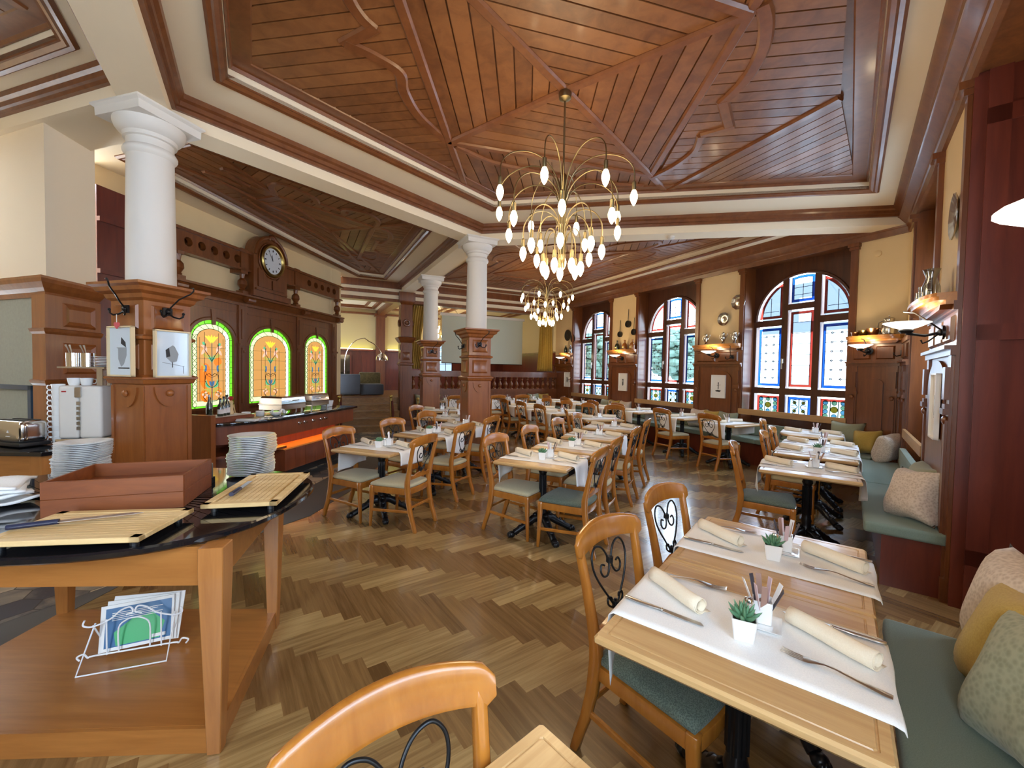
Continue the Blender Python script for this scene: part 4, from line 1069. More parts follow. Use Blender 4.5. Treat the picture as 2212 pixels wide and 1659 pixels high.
b = MB(); b.box((0, .3, .14), (1.16, .75, .22)); b.build('sofa_base', SOFA, t, bevel=.03)
t = thing('lounge_chair', 'dark yellow buttoned armchair beside the grey sofa', 'armchair', PE(1.62, 12.5, .75), HW)
b = MB(); b.box((0, .25, .42), (.6, .14, .45)); b.build('backrest', fabric('old_gold', (.07, .048, .012), (.11, .075, .02), 20, bump=.8, kind='dots'), t, bevel=.05); b = MB(); b.box((0, -.05, .17), (.62, .6, .3)); b.build('seat', SOFA, t, bevel=.04)
t = thing('arc_lamp', 'chrome arc floor lamp with a domed shade at the top of the stairs', 'floor lamp', PE(.95, 13.0, .75), HW)
b = MB(); b.lathe([(.16, 0), (.16, .04), (.02, .05)], 20); b.build('lamp_base', CHROME, t)
pts = [(0, 0, .05), (0, 0, .9)] + [(.55 - .55 * math.cos(PI * i / 14), 0, .9 + .75 * math.sin(PI * i / 14) * (1 if i < 8 else .9) + .0) for i in range(1, 13)]
b = MB(); b.tube(pts, .012, 8); b.build('lamp_arc', CHROME, t); ex = pts[-1]
b = MB(); b.sections([[(ex[0] + q * math.cos(2 * PI * i / 20), q * math.sin(2 * PI * i / 20), ex[2] + z) for i in range(20)] for q, z in ((.02, .03), (.1, .0), (.16, -.08), (.18, -.18), (.175, -.18), (.15, -.08), (.09, -.015))], 0, True); b.build('lamp_shade', CHROME, t)
b = MB(); b.ball((ex[0], 0, ex[2] - .13), .05, 10, 8); b.build('bulb', LAMPG, t)
# stair things: brass rope posts, rope newels
def rope_post(s, v, label, h=.78):
    t = thing('rope_stand', label, 'rope stand', PE(s, v, 0), 0, 'brass topped posts by the stairs')
    b = MB(); b.lathe([(.13, 0), (.13, .02), (.03, .04)], 16); b.build('stand_base', BRASS, t)
    b = MB(); b.lathe([(.02, .03), (.02, h)], 10); b.build('stand_post', BRASS, t)
    b = MB(); b.lathe([(.03, h), (.03, h + .03), (.015, h + .04)], 10); b.ball((0, 0, h + .075), .04, 12, 8); b.build('stand_finial', BRASS, t)
    b = MB()
    for k in range(3): b.tube([(.03, -.02 + k * .015, h - .03), (.05 + k * .01, -.03, h - .3), (.05, -.02 + k * .01, h - .6)], .02, 6)
    b.build('rope', plain('dark_red_rope', (.10, .02, .014), .9), t)
rope_post(1.75, 10.0, 'brass rope stand with dark red rope at the foot of the stairs'); rope_post(2.35, 9.85, 'brass topped rope stand beside the dark wooden chair near the stairs', .72); rope_post(.62, 9.95, 'brass rope stand behind the end of the buffet counter')
b = MB(FE); b.plate([(4.35, 1.4), (4.85, 1.4), (4.85, 2.4)] + [(4.6 + .25 * math.cos(PI * i / 12), 2.4 + .25 * math.sin(PI * i / 12)) for i in range(1, 12)] + [(4.35, 2.4)], 3.80, 3.86)
for z in (1.7, 2.0, 2.3): b.bb(4.35, 4.85, 3.79, 3.80, z, z + .015, 1)
for x in (4.35, 4.59, 4.83): b.bb(x, x + .02, 3.785, 3.80, 1.4, 2.5, 1)
struct(b.build('window_7', [glow('daylit_pane', (.45, .70, 1.0), 1.1), DARKW], smooth=0))
# bench along the balustrade
def bench(name, label, M, x0, x1, depth, zs, rails=(), solid_end=False):
    t = thing(name, label, 'bench'); t.matrix_world = M
    b = MB(); b.bb(x0 + .03, x1 - .03, 0, depth - .1, 0, zs - .08); b.build('bench_box', REDW, t, smooth=0)
    n = max(1, round((x1 - x0) / 1.6))
    for i in range(n):
        a, e = x0 + (x1 - x0) * i / n, x0 + (x1 - x0) * (i + 1) / n
        q = MB(); q.bb(a + .002, e - .002, .02, depth, zs - .08, zs); q.build('seat_cushion', BENCHG, t, smooth=60, bevel=.022, seg=3)
    for a, e in rails:
        q = MB(); q.bb(a, e, .03, .06, .80, .90); q.build('back_rail', RAILW, t, bevel=.004)
        q = MB(); q.bb(a, e, .02, .08, zs + .01, zs + .22); q.build('back_pad', BENCHG, t, bevel=.015)
    return t
bench('wall_bench', 'long sage green bench under the three stained windows', FW, 2.75, 10.6, .5, .45, [(c - hwn - .03, c + hwn + .03) for c in WC])
bench('corner_bench', 'sage green cushioned bench running along the panelled wall into the corner', FC, 3.98, 7.0, .45, .45, [(5.15, 6.75)])
bench('near_bench', 'nearest sage green bench seat with pillows at the edge of the room', FC, .6, 2.44, .42, .45)
bench('balustrade_bench', 'bench with pale cushions standing against the balustrade base', frame(PE(0, 11.13, 0), HW + 180), -7.0, -2.6, .45, .45)
# side panel of the corner bench
b = MB(FC); b.plate([(0, 0), (0, .0)], 0, 0) if False else None

# ------------------------------------------------------------------ pillows
def pillow(label, loc, h, tilt, mat, size=.42, roll=0, fat=.11, group='pillows on the benches'):
    b = MB(); n = 15
    def mk(sgn):
        def fn(u, v):
            x, z = (u - .5) * 2, (v - .5) * 2
            e = max(0, (1 - x ** 4)) * max(0, (1 - z ** 4)); k = 1 - .17 * (1 - abs(z) ** 1.5) * x * x
            kz = 1 - .17 * (1 - abs(x) ** 1.5) * z * z
            return (x * size / 2 * k, sgn * fat * e ** .6 * (1 + .06 * math.sin(5 * x + 3 * z)), z * size / 2 * kz)
        return fn
    b.grid(mk(1), n, n); b.grid(mk(-1), n, n)
    o = b.build('pillow', mat, smooth=70)
    bm = bmesh.new(); bm.from_mesh(o.data); bmesh.ops.remove_doubles(bm, verts=bm.verts, dist=.0006); bmesh.ops.recalc_face_normals(bm, faces=bm.faces); bm.to_mesh(o.data); bm.free()
    o.matrix_world = Matrix.Translation(Vector(loc)) @ Matrix.Rotation(-R(h), 4, 'Z') @ Matrix.Rotation(R(tilt), 4, 'X') @ Matrix.Rotation(R(roll), 4, 'Y') @ Matrix.Translation((0, 0, size / 2 * .93))
    return tag(o, label, 'pillow', group)
pillow('grey green pillow under the window shelf with copper pots', PW(3.22, .16, .45), AW, 14, P_GREY, .44)
pillow('mustard pillow in the bench corner between a grey and a cream pillow', PW(2.92, .24, .45), AW + 10, 16, P_MUST, .36, 6)
pillow('cream textured pillow leaning in the bench corner', PC(7.02, .20, .45), AC + 26, 14, P_CREAM, .38, -4)
pillow('pinkish cream knitted pillow at the near end of the corner bench', PC(4.22, .19, .45), AC - 32, 20, P_CREAM, .42, 8, .12)
pillow('grey green pillow hidden behind the knitted cream pillow', PC(4.46, .12, .45), AC - 12, 10, P_GREY, .42, 0)
pillow('pinkish cream textured pillow standing at the far end of the nearest bench', PC(2.26, .10, .45), AC - 6, 10, P_CREAM, .44, 3)
pillow('mustard pillow between two textured pillows on the nearest bench', PC(1.98, .16, .45), AC - 8, 18, P_MUST, .42, 8)
pillow('sage green textured pillow at the front of the nearest bench', PC(1.70, .17, .45), AC - 16, 22, P_GREEN, .44, 12)
for v, m, lb in ((5.75, P_CREAM, 'pale grey pillow on the window bench, beside the middle window'), (5.45, P_MUST, 'mustard pillow on the window bench below the standing figure print'), (5.12, P_GREY, 'sage pillow on the window bench nearest the large right window'), (8.62, P_GREY, 'small grey pillow on the far window bench, behind the empty table'), (8.30, P_MUST, 'small mustard pillow standing on the far window bench'), (7.9, P_CREAM, 'small cream pillow on the far window bench')):
    pillow(lb, PW(v, .15, .45), AW, 14, m, .40)
for s, m, lb in ((6.15, P_GREY, 'grey pillow against the balustrade base'), (6.5, P_MUST, 'olive pillow against the balustrade base by the mustard curtain'), (2.75, P_GREY, 'pale green pillow on the bench beside the stairs'), (3.05, P_MUST, 'yellow pillow on the bench beside the stairs')):
    pillow(lb, PE(s, 10.96, .45), HW + 180, 14, m, .42)
# ------------------------------------------------------------------ dining chairs
def make_chair(name_label, seatmat):
    t = thing('dining_chair', name_label, 'chair', (0, 0, 0), 0, 'honey beech dining chairs with iron scroll backs')
    def yb(z): return -.195 - max(0, z - .44) * .175 - max(0, z - .62) * .06
    for sx in (-1, 1):
        b = MB(); secs = []
        for z, y, xw, dp in ((0, -.285, .173, .034), (.06, -.268, .173, .036), (.16, -.235, .172, .04), (.28, -.208, .171, .044), (.40, -.195, .171, .048), (.46, -.196, .172, .048), (.55, yb(.55), .175, .042), (.68, yb(.68), .182, .036), (.80, yb(.80), .19, .032), (.83, yb(.83), .191, .03)):
            xw *= sx; w2 = .0135 + (.003 if z < .5 else 0)
            secs.append([(xw - w2, y - dp / 2, z), (xw + w2, y - dp / 2, z), (xw + w2, y + dp / 2, z), (xw - w2, y + dp / 2, z)])
        b.sections(secs); b.build('leg', CHAIRW, t, smooth=50, bevel=.004, seg=1)
        b = MB(); secs = []
        for z, y, x, s in ((0, .205, .198, .024), (.2, .195, .196, .030), (.36, .19, .193, .040), (.396, .19, .193, .040)):
            x *= sx; h_ = s / 2; secs.append([(x - h_, y - h_, z), (x + h_, y - h_, z), (x + h_, y + h_, z), (x - h_, y + h_, z)])
        b.sections(secs); b.build('leg', CHAIRW, t, smooth=50, bevel=.004, seg=1)
        b = MB(); b.bar((sx * .172, -.228, .185), (sx * .194, .19, .16), .016, .026); b.build('stretcher', CHAIRW, t, smooth=0, bevel=.004, seg=1)
    b = MB(); b.bar((-.172, -.225, .22), (.172, -.225, .22), .016, .024); b.build('stretcher', CHAIRW, t, smooth=0, bevel=.004, seg=1)
    def outline(k=1.0, bow=.02):
        pts = []
        for i in range(9): u = i / 8 * 2 - 1; pts.append((u * .212 * k, (.205 + bow * (1 - u * u)) * k))
        for i in range(1, 6): q = i / 6; pts.append(((.212 - .037 * q) * k, (.205 - .40 * q) * k))
        for i in range(9): u = 1 - i / 8 * 2; pts.append((u * .175 * k, (-.195 - .02 * (1 - u * u)) * k))
        for i in range(1, 6): q = i / 6; pts.append(((-.175 - .037 * q) * k, (-.195 + .40 * q) * k))
        return pts
    b = MB(); b.prism(outline(), .335, .392); b.build('seat_frame', CHAIRW, t, smooth=40, bevel=.006)
    b = MB(); secs = [[(x, y, z) for x, y in outline(k, .015)] for k, z in ((.93, .392), (.97, .40), (.975, .412), (.95, .424), (.85, .433), (.6, .441), (.3, .444), (.02, .445))]
    b.sections(secs); b.build('seat_pad', seatmat, t, smooth=80)
    # crest rail, bowed and rounded
    b = MB(); secs = []; n = 21
    for i in range(n):
        u = i / (n - 1) * 2 - 1; x = u * .222; yc = yb(.84) - .042 * (1 - u * u) + .02
        e = min(1, (1 - abs(u)) / .07) ** .5 if abs(u) > .93 else 1
        zt = .893 - .034 * u * u; zb = .788 - .012 * u * u + .012 * (1 - u * u); zm = (zt + zb) / 2; h_ = (zt - zb) / 2 * (.55 + .45 * e); th = .013 * (.6 + .4 * e); lean = .010
        ring = []
        for a in range(12):
            ang = 2 * PI * a / 12; cx_, cz_ = math.cos(ang), math.sin(ang)
            ex = math.copysign(abs(cx_) ** .5, cx_) * th; ez = math.copysign(abs(cz_) ** .45, cz_) * h_
            ring.append((x, yc + ex - ez / .05 * lean * .9, zm + ez))
        secs.append(ring)
    b.sections(secs); b.build('crest_rail', CHAIRW, t, smooth=60)
    b = MB(); secs = []
    for i in range(13):
        u = i / 12 * 2 - 1; x = u * .172; y = yb(.50) - .012 * (1 - u * u); zt = .518 + .012 * math.cos(u * PI * 1.5); zb = .475 + .006 * (1 - u * u)
        secs.append([(x, y - .009, zb), (x, y + .009, zb), (x, y + .009, zt), (x, y - .009, zt)])
    b.sections(secs); b.build('back_rail', CHAIRW, t, smooth=50)
    b = MB(); Yz = lambda z: yb(z) - .012
    for sx in (-1, 1):
        P = [(.004, .535), (.04, .585), (.085, .648), (.112, .705), (.112, .755), (.086, .787), (.05, .782), (.024, .756), (.010, .722), (.012, .690), (.03, .668), (.056, .670), (.068, .692), (.058, .714), (.040, .708)]
        S_ = [(x * sx, Yz(z), z) for x, z in ((q[0], q[1]) for q in smooth_pts(P, 5))]
        b.tube(S_, .0045, 7)
        P = [(.004, .536), (.03, .545), (.05, .562), (.047, .584), (.028, .582), (.024, .57)]
        b.tube([(x * sx, Yz(z), z) for x, z in smooth_pts(P, 4)], .0045, 6)
    for z in (.722, .55): b.tube([(0, Yz(z), z - .012), (0, Yz(z), z + .012)], .015, 8)
    b.tube([(0, Yz(.52), .51), (0, Yz(.57), .57)], .006, 6)
    b.build('iron_scroll', SCROLL, t, smooth=60)
    return t
chair_g = make_chair('x', SEATG); chair_k = make_chair('x', SEATK)
used = {'g': False, 'k': False}
def chair(x, y, h, label, kind='k'):
    src = chair_g if kind == 'g' else chair_k
    if not used[kind]: used[kind] = True; place(src, (x, y, 0), h); src['label'] = label; return src
    return dup(src, (x, y, 0), h, label)
# ------------------------------------------------------------------ bistro tables
TZ = .705
def make_table(rounded=False):
    t = thing('bistro_table', 'x', 'table', (0, 0, 0), 0, 'oak bistro tables on black iron pedestals')
    b = MB(); h_ = .342
    if rounded:
        pr = lambda k: [(math.copysign(abs(math.cos(2 * PI * i / 40)) ** .6, math.cos(2 * PI * i / 40)) * .36 * k, math.copysign(abs(math.sin(2 * PI * i / 40)) ** .6, math.sin(2 * PI * i / 40)) * .46 * k) for i in range(40)]
        b.sections([[(x, y, z) for x, y in pr(k)] for k, z in ((.96, TZ - .034), (1, TZ - .024), (1, TZ - .008), (.98, TZ), (.01, TZ))])
    else:
        b.sq([(h_ - .012, TZ - .034), (h_, TZ - .022), (h_, TZ - .008), (h_ - .007, TZ), (h_ - .028, TZ), (h_ - .030, TZ - .003), (h_ - .033, TZ - .003), (h_ - .035, TZ), (.01, TZ)], ch=.006)
    b.build('tabletop', OAKTOP, t, smooth=30)
    b = MB(); b.lathe([(.05, .12), (.06, .16), (.045, .19), (.034, .22), (.040, .25), (.034, .27), (.03, .30), (.03, .55), (.036, .57), (.042, .58), (.036, .60), (.045, .63), (.07, .665)], 16)
    for i in range(8): a = 2 * PI * i / 8; b.tube([(.03 * math.cos(a), .03 * math.sin(a), .30), (.03 * math.cos(a), .03 * math.sin(a), .55)], .007, 5)
    b.build('pedestal_post', IRON, t, smooth=50)
    b = MB(); b.bb(-.2, .2, -.03, .03, .652, .670); b.bb(-.03, .03, -.2, .2, .652, .670); b.build('mount_plate', IRON, t, smooth=0)
    for k in range(4):
        a = PI / 4 + k * PI / 2; d = Vector((math.cos(a), math.sin(a), 0)); b = MB()
        pr = [(.02, .15, .034), (.05, .165, .036), (.09, .15, .03), (.14, .115, .028), (.19, .085, .024), (.235, .06, .022), (.27, .04, .024)]
        b.tube([d * q + Vector((0, 0, z)) for q, z, r in pr], [r * 1.25 for q, z, r in pr], 8)
        for q, z in ((.07, .19), (.12, .155), (.17, .12), (.215, .09)): b.ball(d * q + Vector((0, 0, z - .004)), (.026, .026, .022), 7, 5)
        c = d * .295 + Vector((0, 0, .03)); b.ball(c, (.034, .034, .03), 10, 6)
        for q in (-.5, 0, .5):
            e = Vector((math.cos(a + q), math.sin(a + q), 0)); b.ball(c + e * .027 + Vector((0, 0, -.006)), (.016, .016, .022), 7, 5)
        b.build('leg', IRON, t, smooth=60)
    return t
def make_runner(var):
    ha, hb, cur = ((.19, .22, .05), (.24, .15, .02), (.12, .12, .0), (.20, .03, .06))[var]
    W2 = .2; L2 = .345; b = MB()
    def fn(u, v):
        s = -L2 - ha + u * (2 * L2 + ha + hb); y = (v - .5) * 2 * W2; z = TZ + .0022; x = s
        rr = .012
        for sg, hl in ((-1, ha), (1, hb)):
            o = sg * s - L2
            if o > 0:
                x = sg * (L2 + min(o, rr) * .9 + .012 * math.sin(min(1, o / .06) * PI / 2)); z = TZ + .0022 - max(0, o - rr * .4)
                k = min(1, o / .2); x += sg * k * (.018 * math.sin(v * 9 + var * 2 + sg)) ; y *= 1 - .10 * k * cur * 8; z -= k * cur * (1 if (v > .5) == (sg > 0) else -1) * abs(v - .5) * 2
        z += .0007 * math.sin(u * 17 + v * 5)
        return (x, y, z)
    b.grid(fn, 60, 12); return b.build('table_runner', LINEN, smooth=60, solid=.0016)
def make_napkin():
    b = MB(); n = 44; sp = []
    for i in range(n):
        a = 2 * PI * 2.1 * i / (n - 1) - PI / 2; r = .017 + .010 * i / (n - 1); sp.append((r * math.cos(a), .0285 + r * math.sin(a)))
    e = sp[-1]; sp += [(e[0] + .012, .003), (e[0] + .026, .0025)]
    L2 = .118; k = 9
    def fn(u, v): i = min(len(sp) - 1, round(u * (len(sp) - 1))); q = (v - .5) * 2; return (sp[i][0] + .002 * math.sin(q * 4), q * L2 * (1 + .012 * math.sin(i * .5)), max(.0022, sp[i][1]))
    b.grid(fn, len(sp), k); return b.build('rolled_napkin', NAPK, smooth=60, solid=.0014)
def make_knife():
    b = MB(); n = 8
    hp = [(-.115, .004), (-.112, .008), (-.09, .0085), (-.05, .0075), (-.02, .006), (-.008, .0048)]
    b.sections([[(w2 * math.cos(2 * PI * i / 10), y, .0055 + .0042 * math.sin(2 * PI * i / 10)) for i in range(10)] for y, w2 in hp])
    b.ball((0, -.004, .0055), (.0075, .005, .0048), 8, 6)
    b.add([(-.007, .0, .004), (.007, .0, .004), (.0085, .06, .003), (.004, .11, .003), (-.007, .10, .003), (-.007, 0, .0062), (.007, 0, .0062), (.0085, .06, .0042), (.004, .11, .0038), (-.007, .10, .0045)], [(4, 3, 2, 1, 0), (5, 6, 7, 8, 9), (0, 1, 6, 5), (1, 2, 7, 6), (2, 3, 8, 7), (3, 4, 9, 8), (4, 0, 5, 9)])
    return b.build('table_knife', STEEL, smooth=50)
def make_fork():
    b = MB(); n = 10
    pr = [(-.10, .009, .004), (-.085, .010, .0045), (-.04, .006, .008), (.0, .004, .013), (.02, .004, .013), (.035, .009, .011), (.05, .0125, .008), (.062, .0125, .0065)]
    b.sections([[(w2 * math.cos(2 * PI * i / 8), y, z + .0014 * math.sin(2 * PI * i / 8)) for i in range(8)] for y, w2, z in pr])
    for x in (-.0098, -.0033, .0033, .0098): b.sections([[(x + w2 * math.cos(2 * PI * i / 6), y, z + .0012 * math.sin(2 * PI * i / 6)) for i in range(6)] for y, w2, z in ((.060, .002, .0066), (.08, .0018, .0062), (.10, .0015, .009), (.106, .0006, .0105))])
    return b.build('table_fork', STEEL, smooth=50)
def make_tray():
    b = MB(); b.sq([(.05, .0), (.062, .006), (.064, .009), (.060, .009), (.05, .004), (.01, .004)], ry=.85); return b.build('saucer_tray', PORC, smooth=40)
def make_holder():
    b = MB(); b.sq([(.026, 0), (.028, .07), (.0255, .07), (.0245, .004), (.004, .004)], ch=.003); return b.build('sachet_holder', PORC, smooth=30)
def make_sachet(m, name='sugar_sachet'):
    b = MB(); b.bb(-.0085, .0085, -.0012, .0012, 0, .13); return b.build(name, m, smooth=0, bevel=.0006, seg=1)
def make_shaker():
    t = thing('salt_shaker', 'x', 'shaker'); b = MB(); b.lathe([(.017, 0), (.019, .004), (.017, .03), (.013, .055), (.013, .06)], 16); b.build('shaker_glass', plain('salt_glass', (.80, .82, .84), .08, coat=.6), t)
    b = MB(); b.lathe([(.0142, .058), (.0145, .07), (.011, .078), (.003, .080)], 16); b.build('shaker_cap', CHROME, t); return t
def make_plant():
    t = thing('succulent', 'x', 'potted plant'); b = MB(); b.sq([(.026, 0), (.034, .066), (.031, .066), (.029, .055), (.004, .055)], ch=.003); b.build('pot', PORC, t, smooth=30)
    b = MB(); b.sq([(.0285, .05), (.0285, .057)]); b.build('soil', SOIL, t, smooth=0)
    b = MB()
    for ring, (n, el, ln) in enumerate(((7, 25, .052), (6, 48, .048), (5, 72, .04))):
        for i in range(n):
            a = 2 * PI * i / n + ring * .5; d = Vector((math.cos(a) * math.cos(R(el)), math.sin(a) * math.cos(R(el)), math.sin(R(el))))
            o_ = Vector((0, 0, .056)); b.tube([o_, o_ + d * ln * .4, o_ + d * ln * .75 + Vector((0, 0, .004)), o_ + d * ln + Vector((0, 0, .010))], [.005, .0075, .005, .0006], 6)
    b.build('rosette', LEAF, t, smooth=60); return t
table_p, table_r = make_table(), make_table(True)
runners = [make_runner(i) for i in range(4)]
napkin_p, knife_p, fork_p, tray_p, holder_p = make_napkin(), make_knife(), make_fork(), make_tray(), make_holder()
SACH = [make_sachet(plain('white_sachet', (.80, .78, .78), .4)), make_sachet(plain('dark_sachet', (.05, .045, .06), .4)), make_sachet(plain('brown_sachet', (.34, .20, .16), .4)), make_sachet(plain('pink_sachet', (.62, .45, .48), .4))]
shaker_p, plant_p = make_shaker(), make_plant()
protos = {'first': set()}
def put(src, M, label, cat, group):
    """first use moves the prototype itself, later ones are copies"""
    key = src.name
    if key in protos['first']:
        r = src.copy(); C.objects.link(r)
        for ch in kids(src):
            k = ch.copy(); C.objects.link(k); k.parent = r
    else: protos['first'].add(key); kids(src); r = src
    r.matrix_world = M; return tag(r, label, cat, group)
def setting(x, y, h, label, short, sideA, sideB, var=0, full=True, plant=True, nsach=4, rounded=False, seed=0, jitter=True):
    rnd = random.Random(seed + 11); M = frame((x, y, 0), h)
    put(table_r if rounded else table_p, M, label, 'table', 'oak bistro tables on black iron pedestals')
    put(runners[var], M @ Matrix.Rotation(0, 4, 'Z'), 'white cloth runner across the ' + short, 'table runner', 'white table runners')
    def on(px, py, a, z=.0035): return M @ Matrix.Translation((px, py, TZ + z)) @ Matrix.Rotation(a, 4, 'Z')
    j = (lambda s: rnd.uniform(-s, s)) if jitter else (lambda s: 0)
    for px, py, a, sd in ((-.215 + j(.01), .038 + j(.01), R(57.5) + j(.06), sideA), (.222 + j(.01), .06 + j(.01), R(61) + j(.06), sideB)):
        put(napkin_p, on(px, py, a), 'rolled cream napkin on the %s of the %s' % (sd, short), 'napkin', 'rolled napkins')
    if full:
        for src, px, py, a, sd, nm in ((knife_p, -.215, -.088, R(-90), sideA, 'knife'), (fork_p, -.20, .178, R(-83), sideA, 'fork'), (knife_p, .222, .165, R(90), sideB, 'knife'), (fork_p, .235, -.085, R(83), sideB, 'fork')):
            put(src, on(px + j(.008), py + j(.006), a + j(.05)) @ Matrix.Scale(1.15, 4), 'steel table %s on the %s of the %s' % (nm, sd, short), nm, 'table %s' % ('knives' if nm == 'knife' else 'forks'))
    ax, ay = .028, .03
    put(tray_p, on(ax + .012, ay + .02, R(4)), 'white china tray under the sugar holder on the ' + short, 'tray', 'white china trays')
    put(holder_p, on(ax + .020, ay + .035, R(8), .0085), 'white china sachet holder on the ' + short, 'holder', 'white sachet holders')
    for i in range(nsach):
        a = rnd.uniform(0, 2 * PI); tl = rnd.uniform(8, 24)
        off = Vector((.011 * math.cos(i * 2.4), .011 * math.sin(i * 2.4), 0))
        m_ = on(ax + .020, ay + .035, R(8), .014) @ Matrix.Translation(off) @ Matrix.Rotation(math.atan2(off.y, off.x) - PI / 2 + 0, 4, 'Z') @ Matrix.Rotation(R(-tl), 4, 'X') @ Matrix.Rotation(rnd.uniform(-.7, .7), 4, 'Z')
        put(SACH[(i + seed) % 4], m_, 'paper sugar sachet in the holder on the ' + short, 'sachet', 'sachets on the ' + short)
    put(shaker_p, on(ax - .012, ay - .008, 0, .0085), 'glass salt shaker with metal cap on the ' + short, 'shaker', 'salt shakers')
    if plant: put(plant_p, on(ax - .012, ay - .095, R(12)), 'small green succulent in a white pot on the ' + short, 'potted plant', 'succulents in white pots')
# ------------------------------------------------------------------ tables and chairs in their rows
BR, BS = 'aisle side', 'bench side'
setting(.741, 1.291, 38.3, 'nearest oak table beside the nearest green bench, closest to the camera', 'nearest table by the green bench', BR, BS, 3, nsach=8, seed=0, jitter=False)
setting(1.171, 1.835, 38.3, 'oak table pushed against the back of the nearest table by the green bench', 'second table by the green bench', BR, BS, 3, nsach=7, seed=1, jitter=False)
setting(2.585, 3.575, 36, 'oak table at the near end of the corner bench, in front of the knitted pillow', 'third table by the green bench', BR, BS, 0, plant=False, seed=2)
setting(3.19, 4.313, 38.5, 'oak table with a plant in the middle of the corner bench', 'fourth table by the green bench', BR, BS, 1, seed=3)
setting(3.62, 4.853, 38.5, 'oak table joined to the far edge of the planted corner bench table', 'fifth table by the green bench', BR, BS, 2, plant=False, seed=4)
setting(4.22, 5.80, 38, 'round ended oak table under the large window in the corner', 'round ended corner table', BR, 'corner side', 2, False, plant=False, rounded=True, seed=5)
MS, MW = 'buffet side', 'window side'
setting(.301, 3.794, 26.5, 'nearest oak table of the middle row, with black clawed feet in full view', 'front table of the middle row', MS, MW, 0, seed=6)
setting(.665, 4.47, 26.5, 'second oak table of the middle row, right behind the clawed front table', 'second table of the middle row', MS, MW, 1, seed=7)
setting(1.067, 5.24, 26.5, 'third oak table of the middle row', 'third table of the middle row', MS, MW, 0, True, plant=False, seed=8)
setting(1.469, 6.10, 26.5, 'fourth and last oak table of the middle row', 'last table of the middle row', MS, MW, 1, False, plant=False, seed=9)
setting(-1.326, 4.235, 20, 'front oak table of the row beside the buffet counter', 'front table of the buffet row', MS, MW, 1, seed=10)
setting(-.999, 5.186, 28, 'second oak table of the row beside the buffet counter', 'second table of the buffet row', MS, MW, 0, seed=11)
setting(-.72, 6.0, 28, 'third oak table of the buffet row, standing against the middle column', 'third table of the buffet row', MS, MW, 1, False, plant=False, seed=12)
setting(-1.18, 7.0, 20, 'oak table behind the middle column on the buffet side', 'table behind the middle column', MS, MW, 0, False, plant=False, seed=13)
setting(-1.42, 8.22, -2, 'oak table standing in front of the column nearest the stairs', 'table before the far column', MS, MW, 2, False, plant=False, seed=14)
setting(1.526, 7.283, -9, 'oak table standing crosswise beyond the middle row', 'crosswise table', MS, MW, 2, False, plant=False, seed=15)
def setW(s, v, label, short, a='room side', b_='window side', var=1, h=HW, seed=20):
    p = PE(s, v, 0); setting(p.x, p.y, h, label, short, a, b_, var, False, plant=False, seed=seed)
for i, (v, q) in enumerate(((6.88, 'near'), (7.66, 'middle'), (8.44, 'far'))):
    setW(4.49, v, '%s oak table of the back row between the columns and the windows' % q, '%s table of the back row' % q, var=0 if i else 1, seed=16 + i)
for i, (v, q) in enumerate(((4.58, 'first'), (5.54, 'second'), (6.68, 'third'), (7.6, 'fourth'), (8.68, 'fifth'), (9.6, 'sixth'))):
    setW(6.30, v, '%s oak table along the window bench, counted from the corner' % q, '%s table along the window bench' % q, var=i % 2, seed=19 + i)
for i, (s, q) in enumerate(((3.3, 'first'), (4.4, 'second'), (5.1, 'third'), (5.9, 'fourth'))):
    setW(s, 10.42, '%s oak table along the balustrade, counted from the stairs' % q, '%s table along the balustrade' % q, 'balustrade side', 'window side', var=i % 2, h=HW + 270, seed=26 + i)
for x, y, h, lab, k in (
    (.597, 1.516, 138, 'honey wood chair with green dotted seat at the nearest table by the green bench', 'g'),
    (1.035, 2.054, 138, 'honey wood chair with iron scroll back at the second table by the green bench', 'g'),
    (-.055, .545, 144, 'honey wood chair back in the bottom foreground, cut off by the photo edge', 'k'),
    (2.30, 3.68, 122, 'chair with pale seat at the third table by the green bench', 'g'),
    (3.036, 4.441, 128, 'chair tucked under the fourth table by the green bench', 'k'), (3.40, 4.86, 128, 'chair tucked under the fifth table by the green bench', 'k'),
    (3.80, 5.72, 128, 'dark backed chair at the round ended corner table', 'k'),
    (.085, 3.885, 120, 'chair with khaki seat on the buffet side of the front table of the middle row', 'k'), (.523, 3.576, 300, 'chair with green seat on the window side of the front table of the middle row', 'g'),
    (.45, 4.58, 117, 'chair on the buffet side of the second table of the middle row', 'k'), (.80, 4.16, 297, 'chair on the window side of the second table of the middle row', 'k'),
    (.86, 5.39, 117, 'chair on the buffet side of the third table of the middle row', 'k'), (1.20, 4.90, 297, 'chair on the window side of the third table of the middle row', 'k'),
    (1.23, 6.16, 117, 'chair on the buffet side of the last table of the middle row', 'k'), (1.62, 5.78, 297, 'chair on the window side of the last table of the middle row', 'k'),
    (-1.56, 4.23, 112, 'chair with khaki seat on the buffet side of the front table of the buffet row', 'k'), (-1.065, 4.02, 292, 'chair with khaki seat on the window side of the front table of the buffet row', 'k'),
    (-1.25, 5.05, 117, 'chair on the buffet side of the second table of the buffet row', 'k'), (-.775, 4.95, 297, 'chair on the window side of the second table of the buffet row', 'k'),
    (-1.02, 6.0, 117, 'chair on the buffet side of the third table of the buffet row', 'k'), (-.50, 5.82, 297, 'chair on the window side of the third table of the buffet row', 'k'),
    (-1.40, 7.06, 110, 'chair at the table behind the middle column', 'k'), (-1.1, 8.62, 205, 'chair behind the table that stands before the far column', 'k'),
    (1.21, 7.05, 95, 'chair on the buffet side of the crosswise table', 'k'), (1.80, 7.78, 225, 'chair beyond the crosswise table, facing the room', 'k')):
    chair(x, y, h, lab, k)
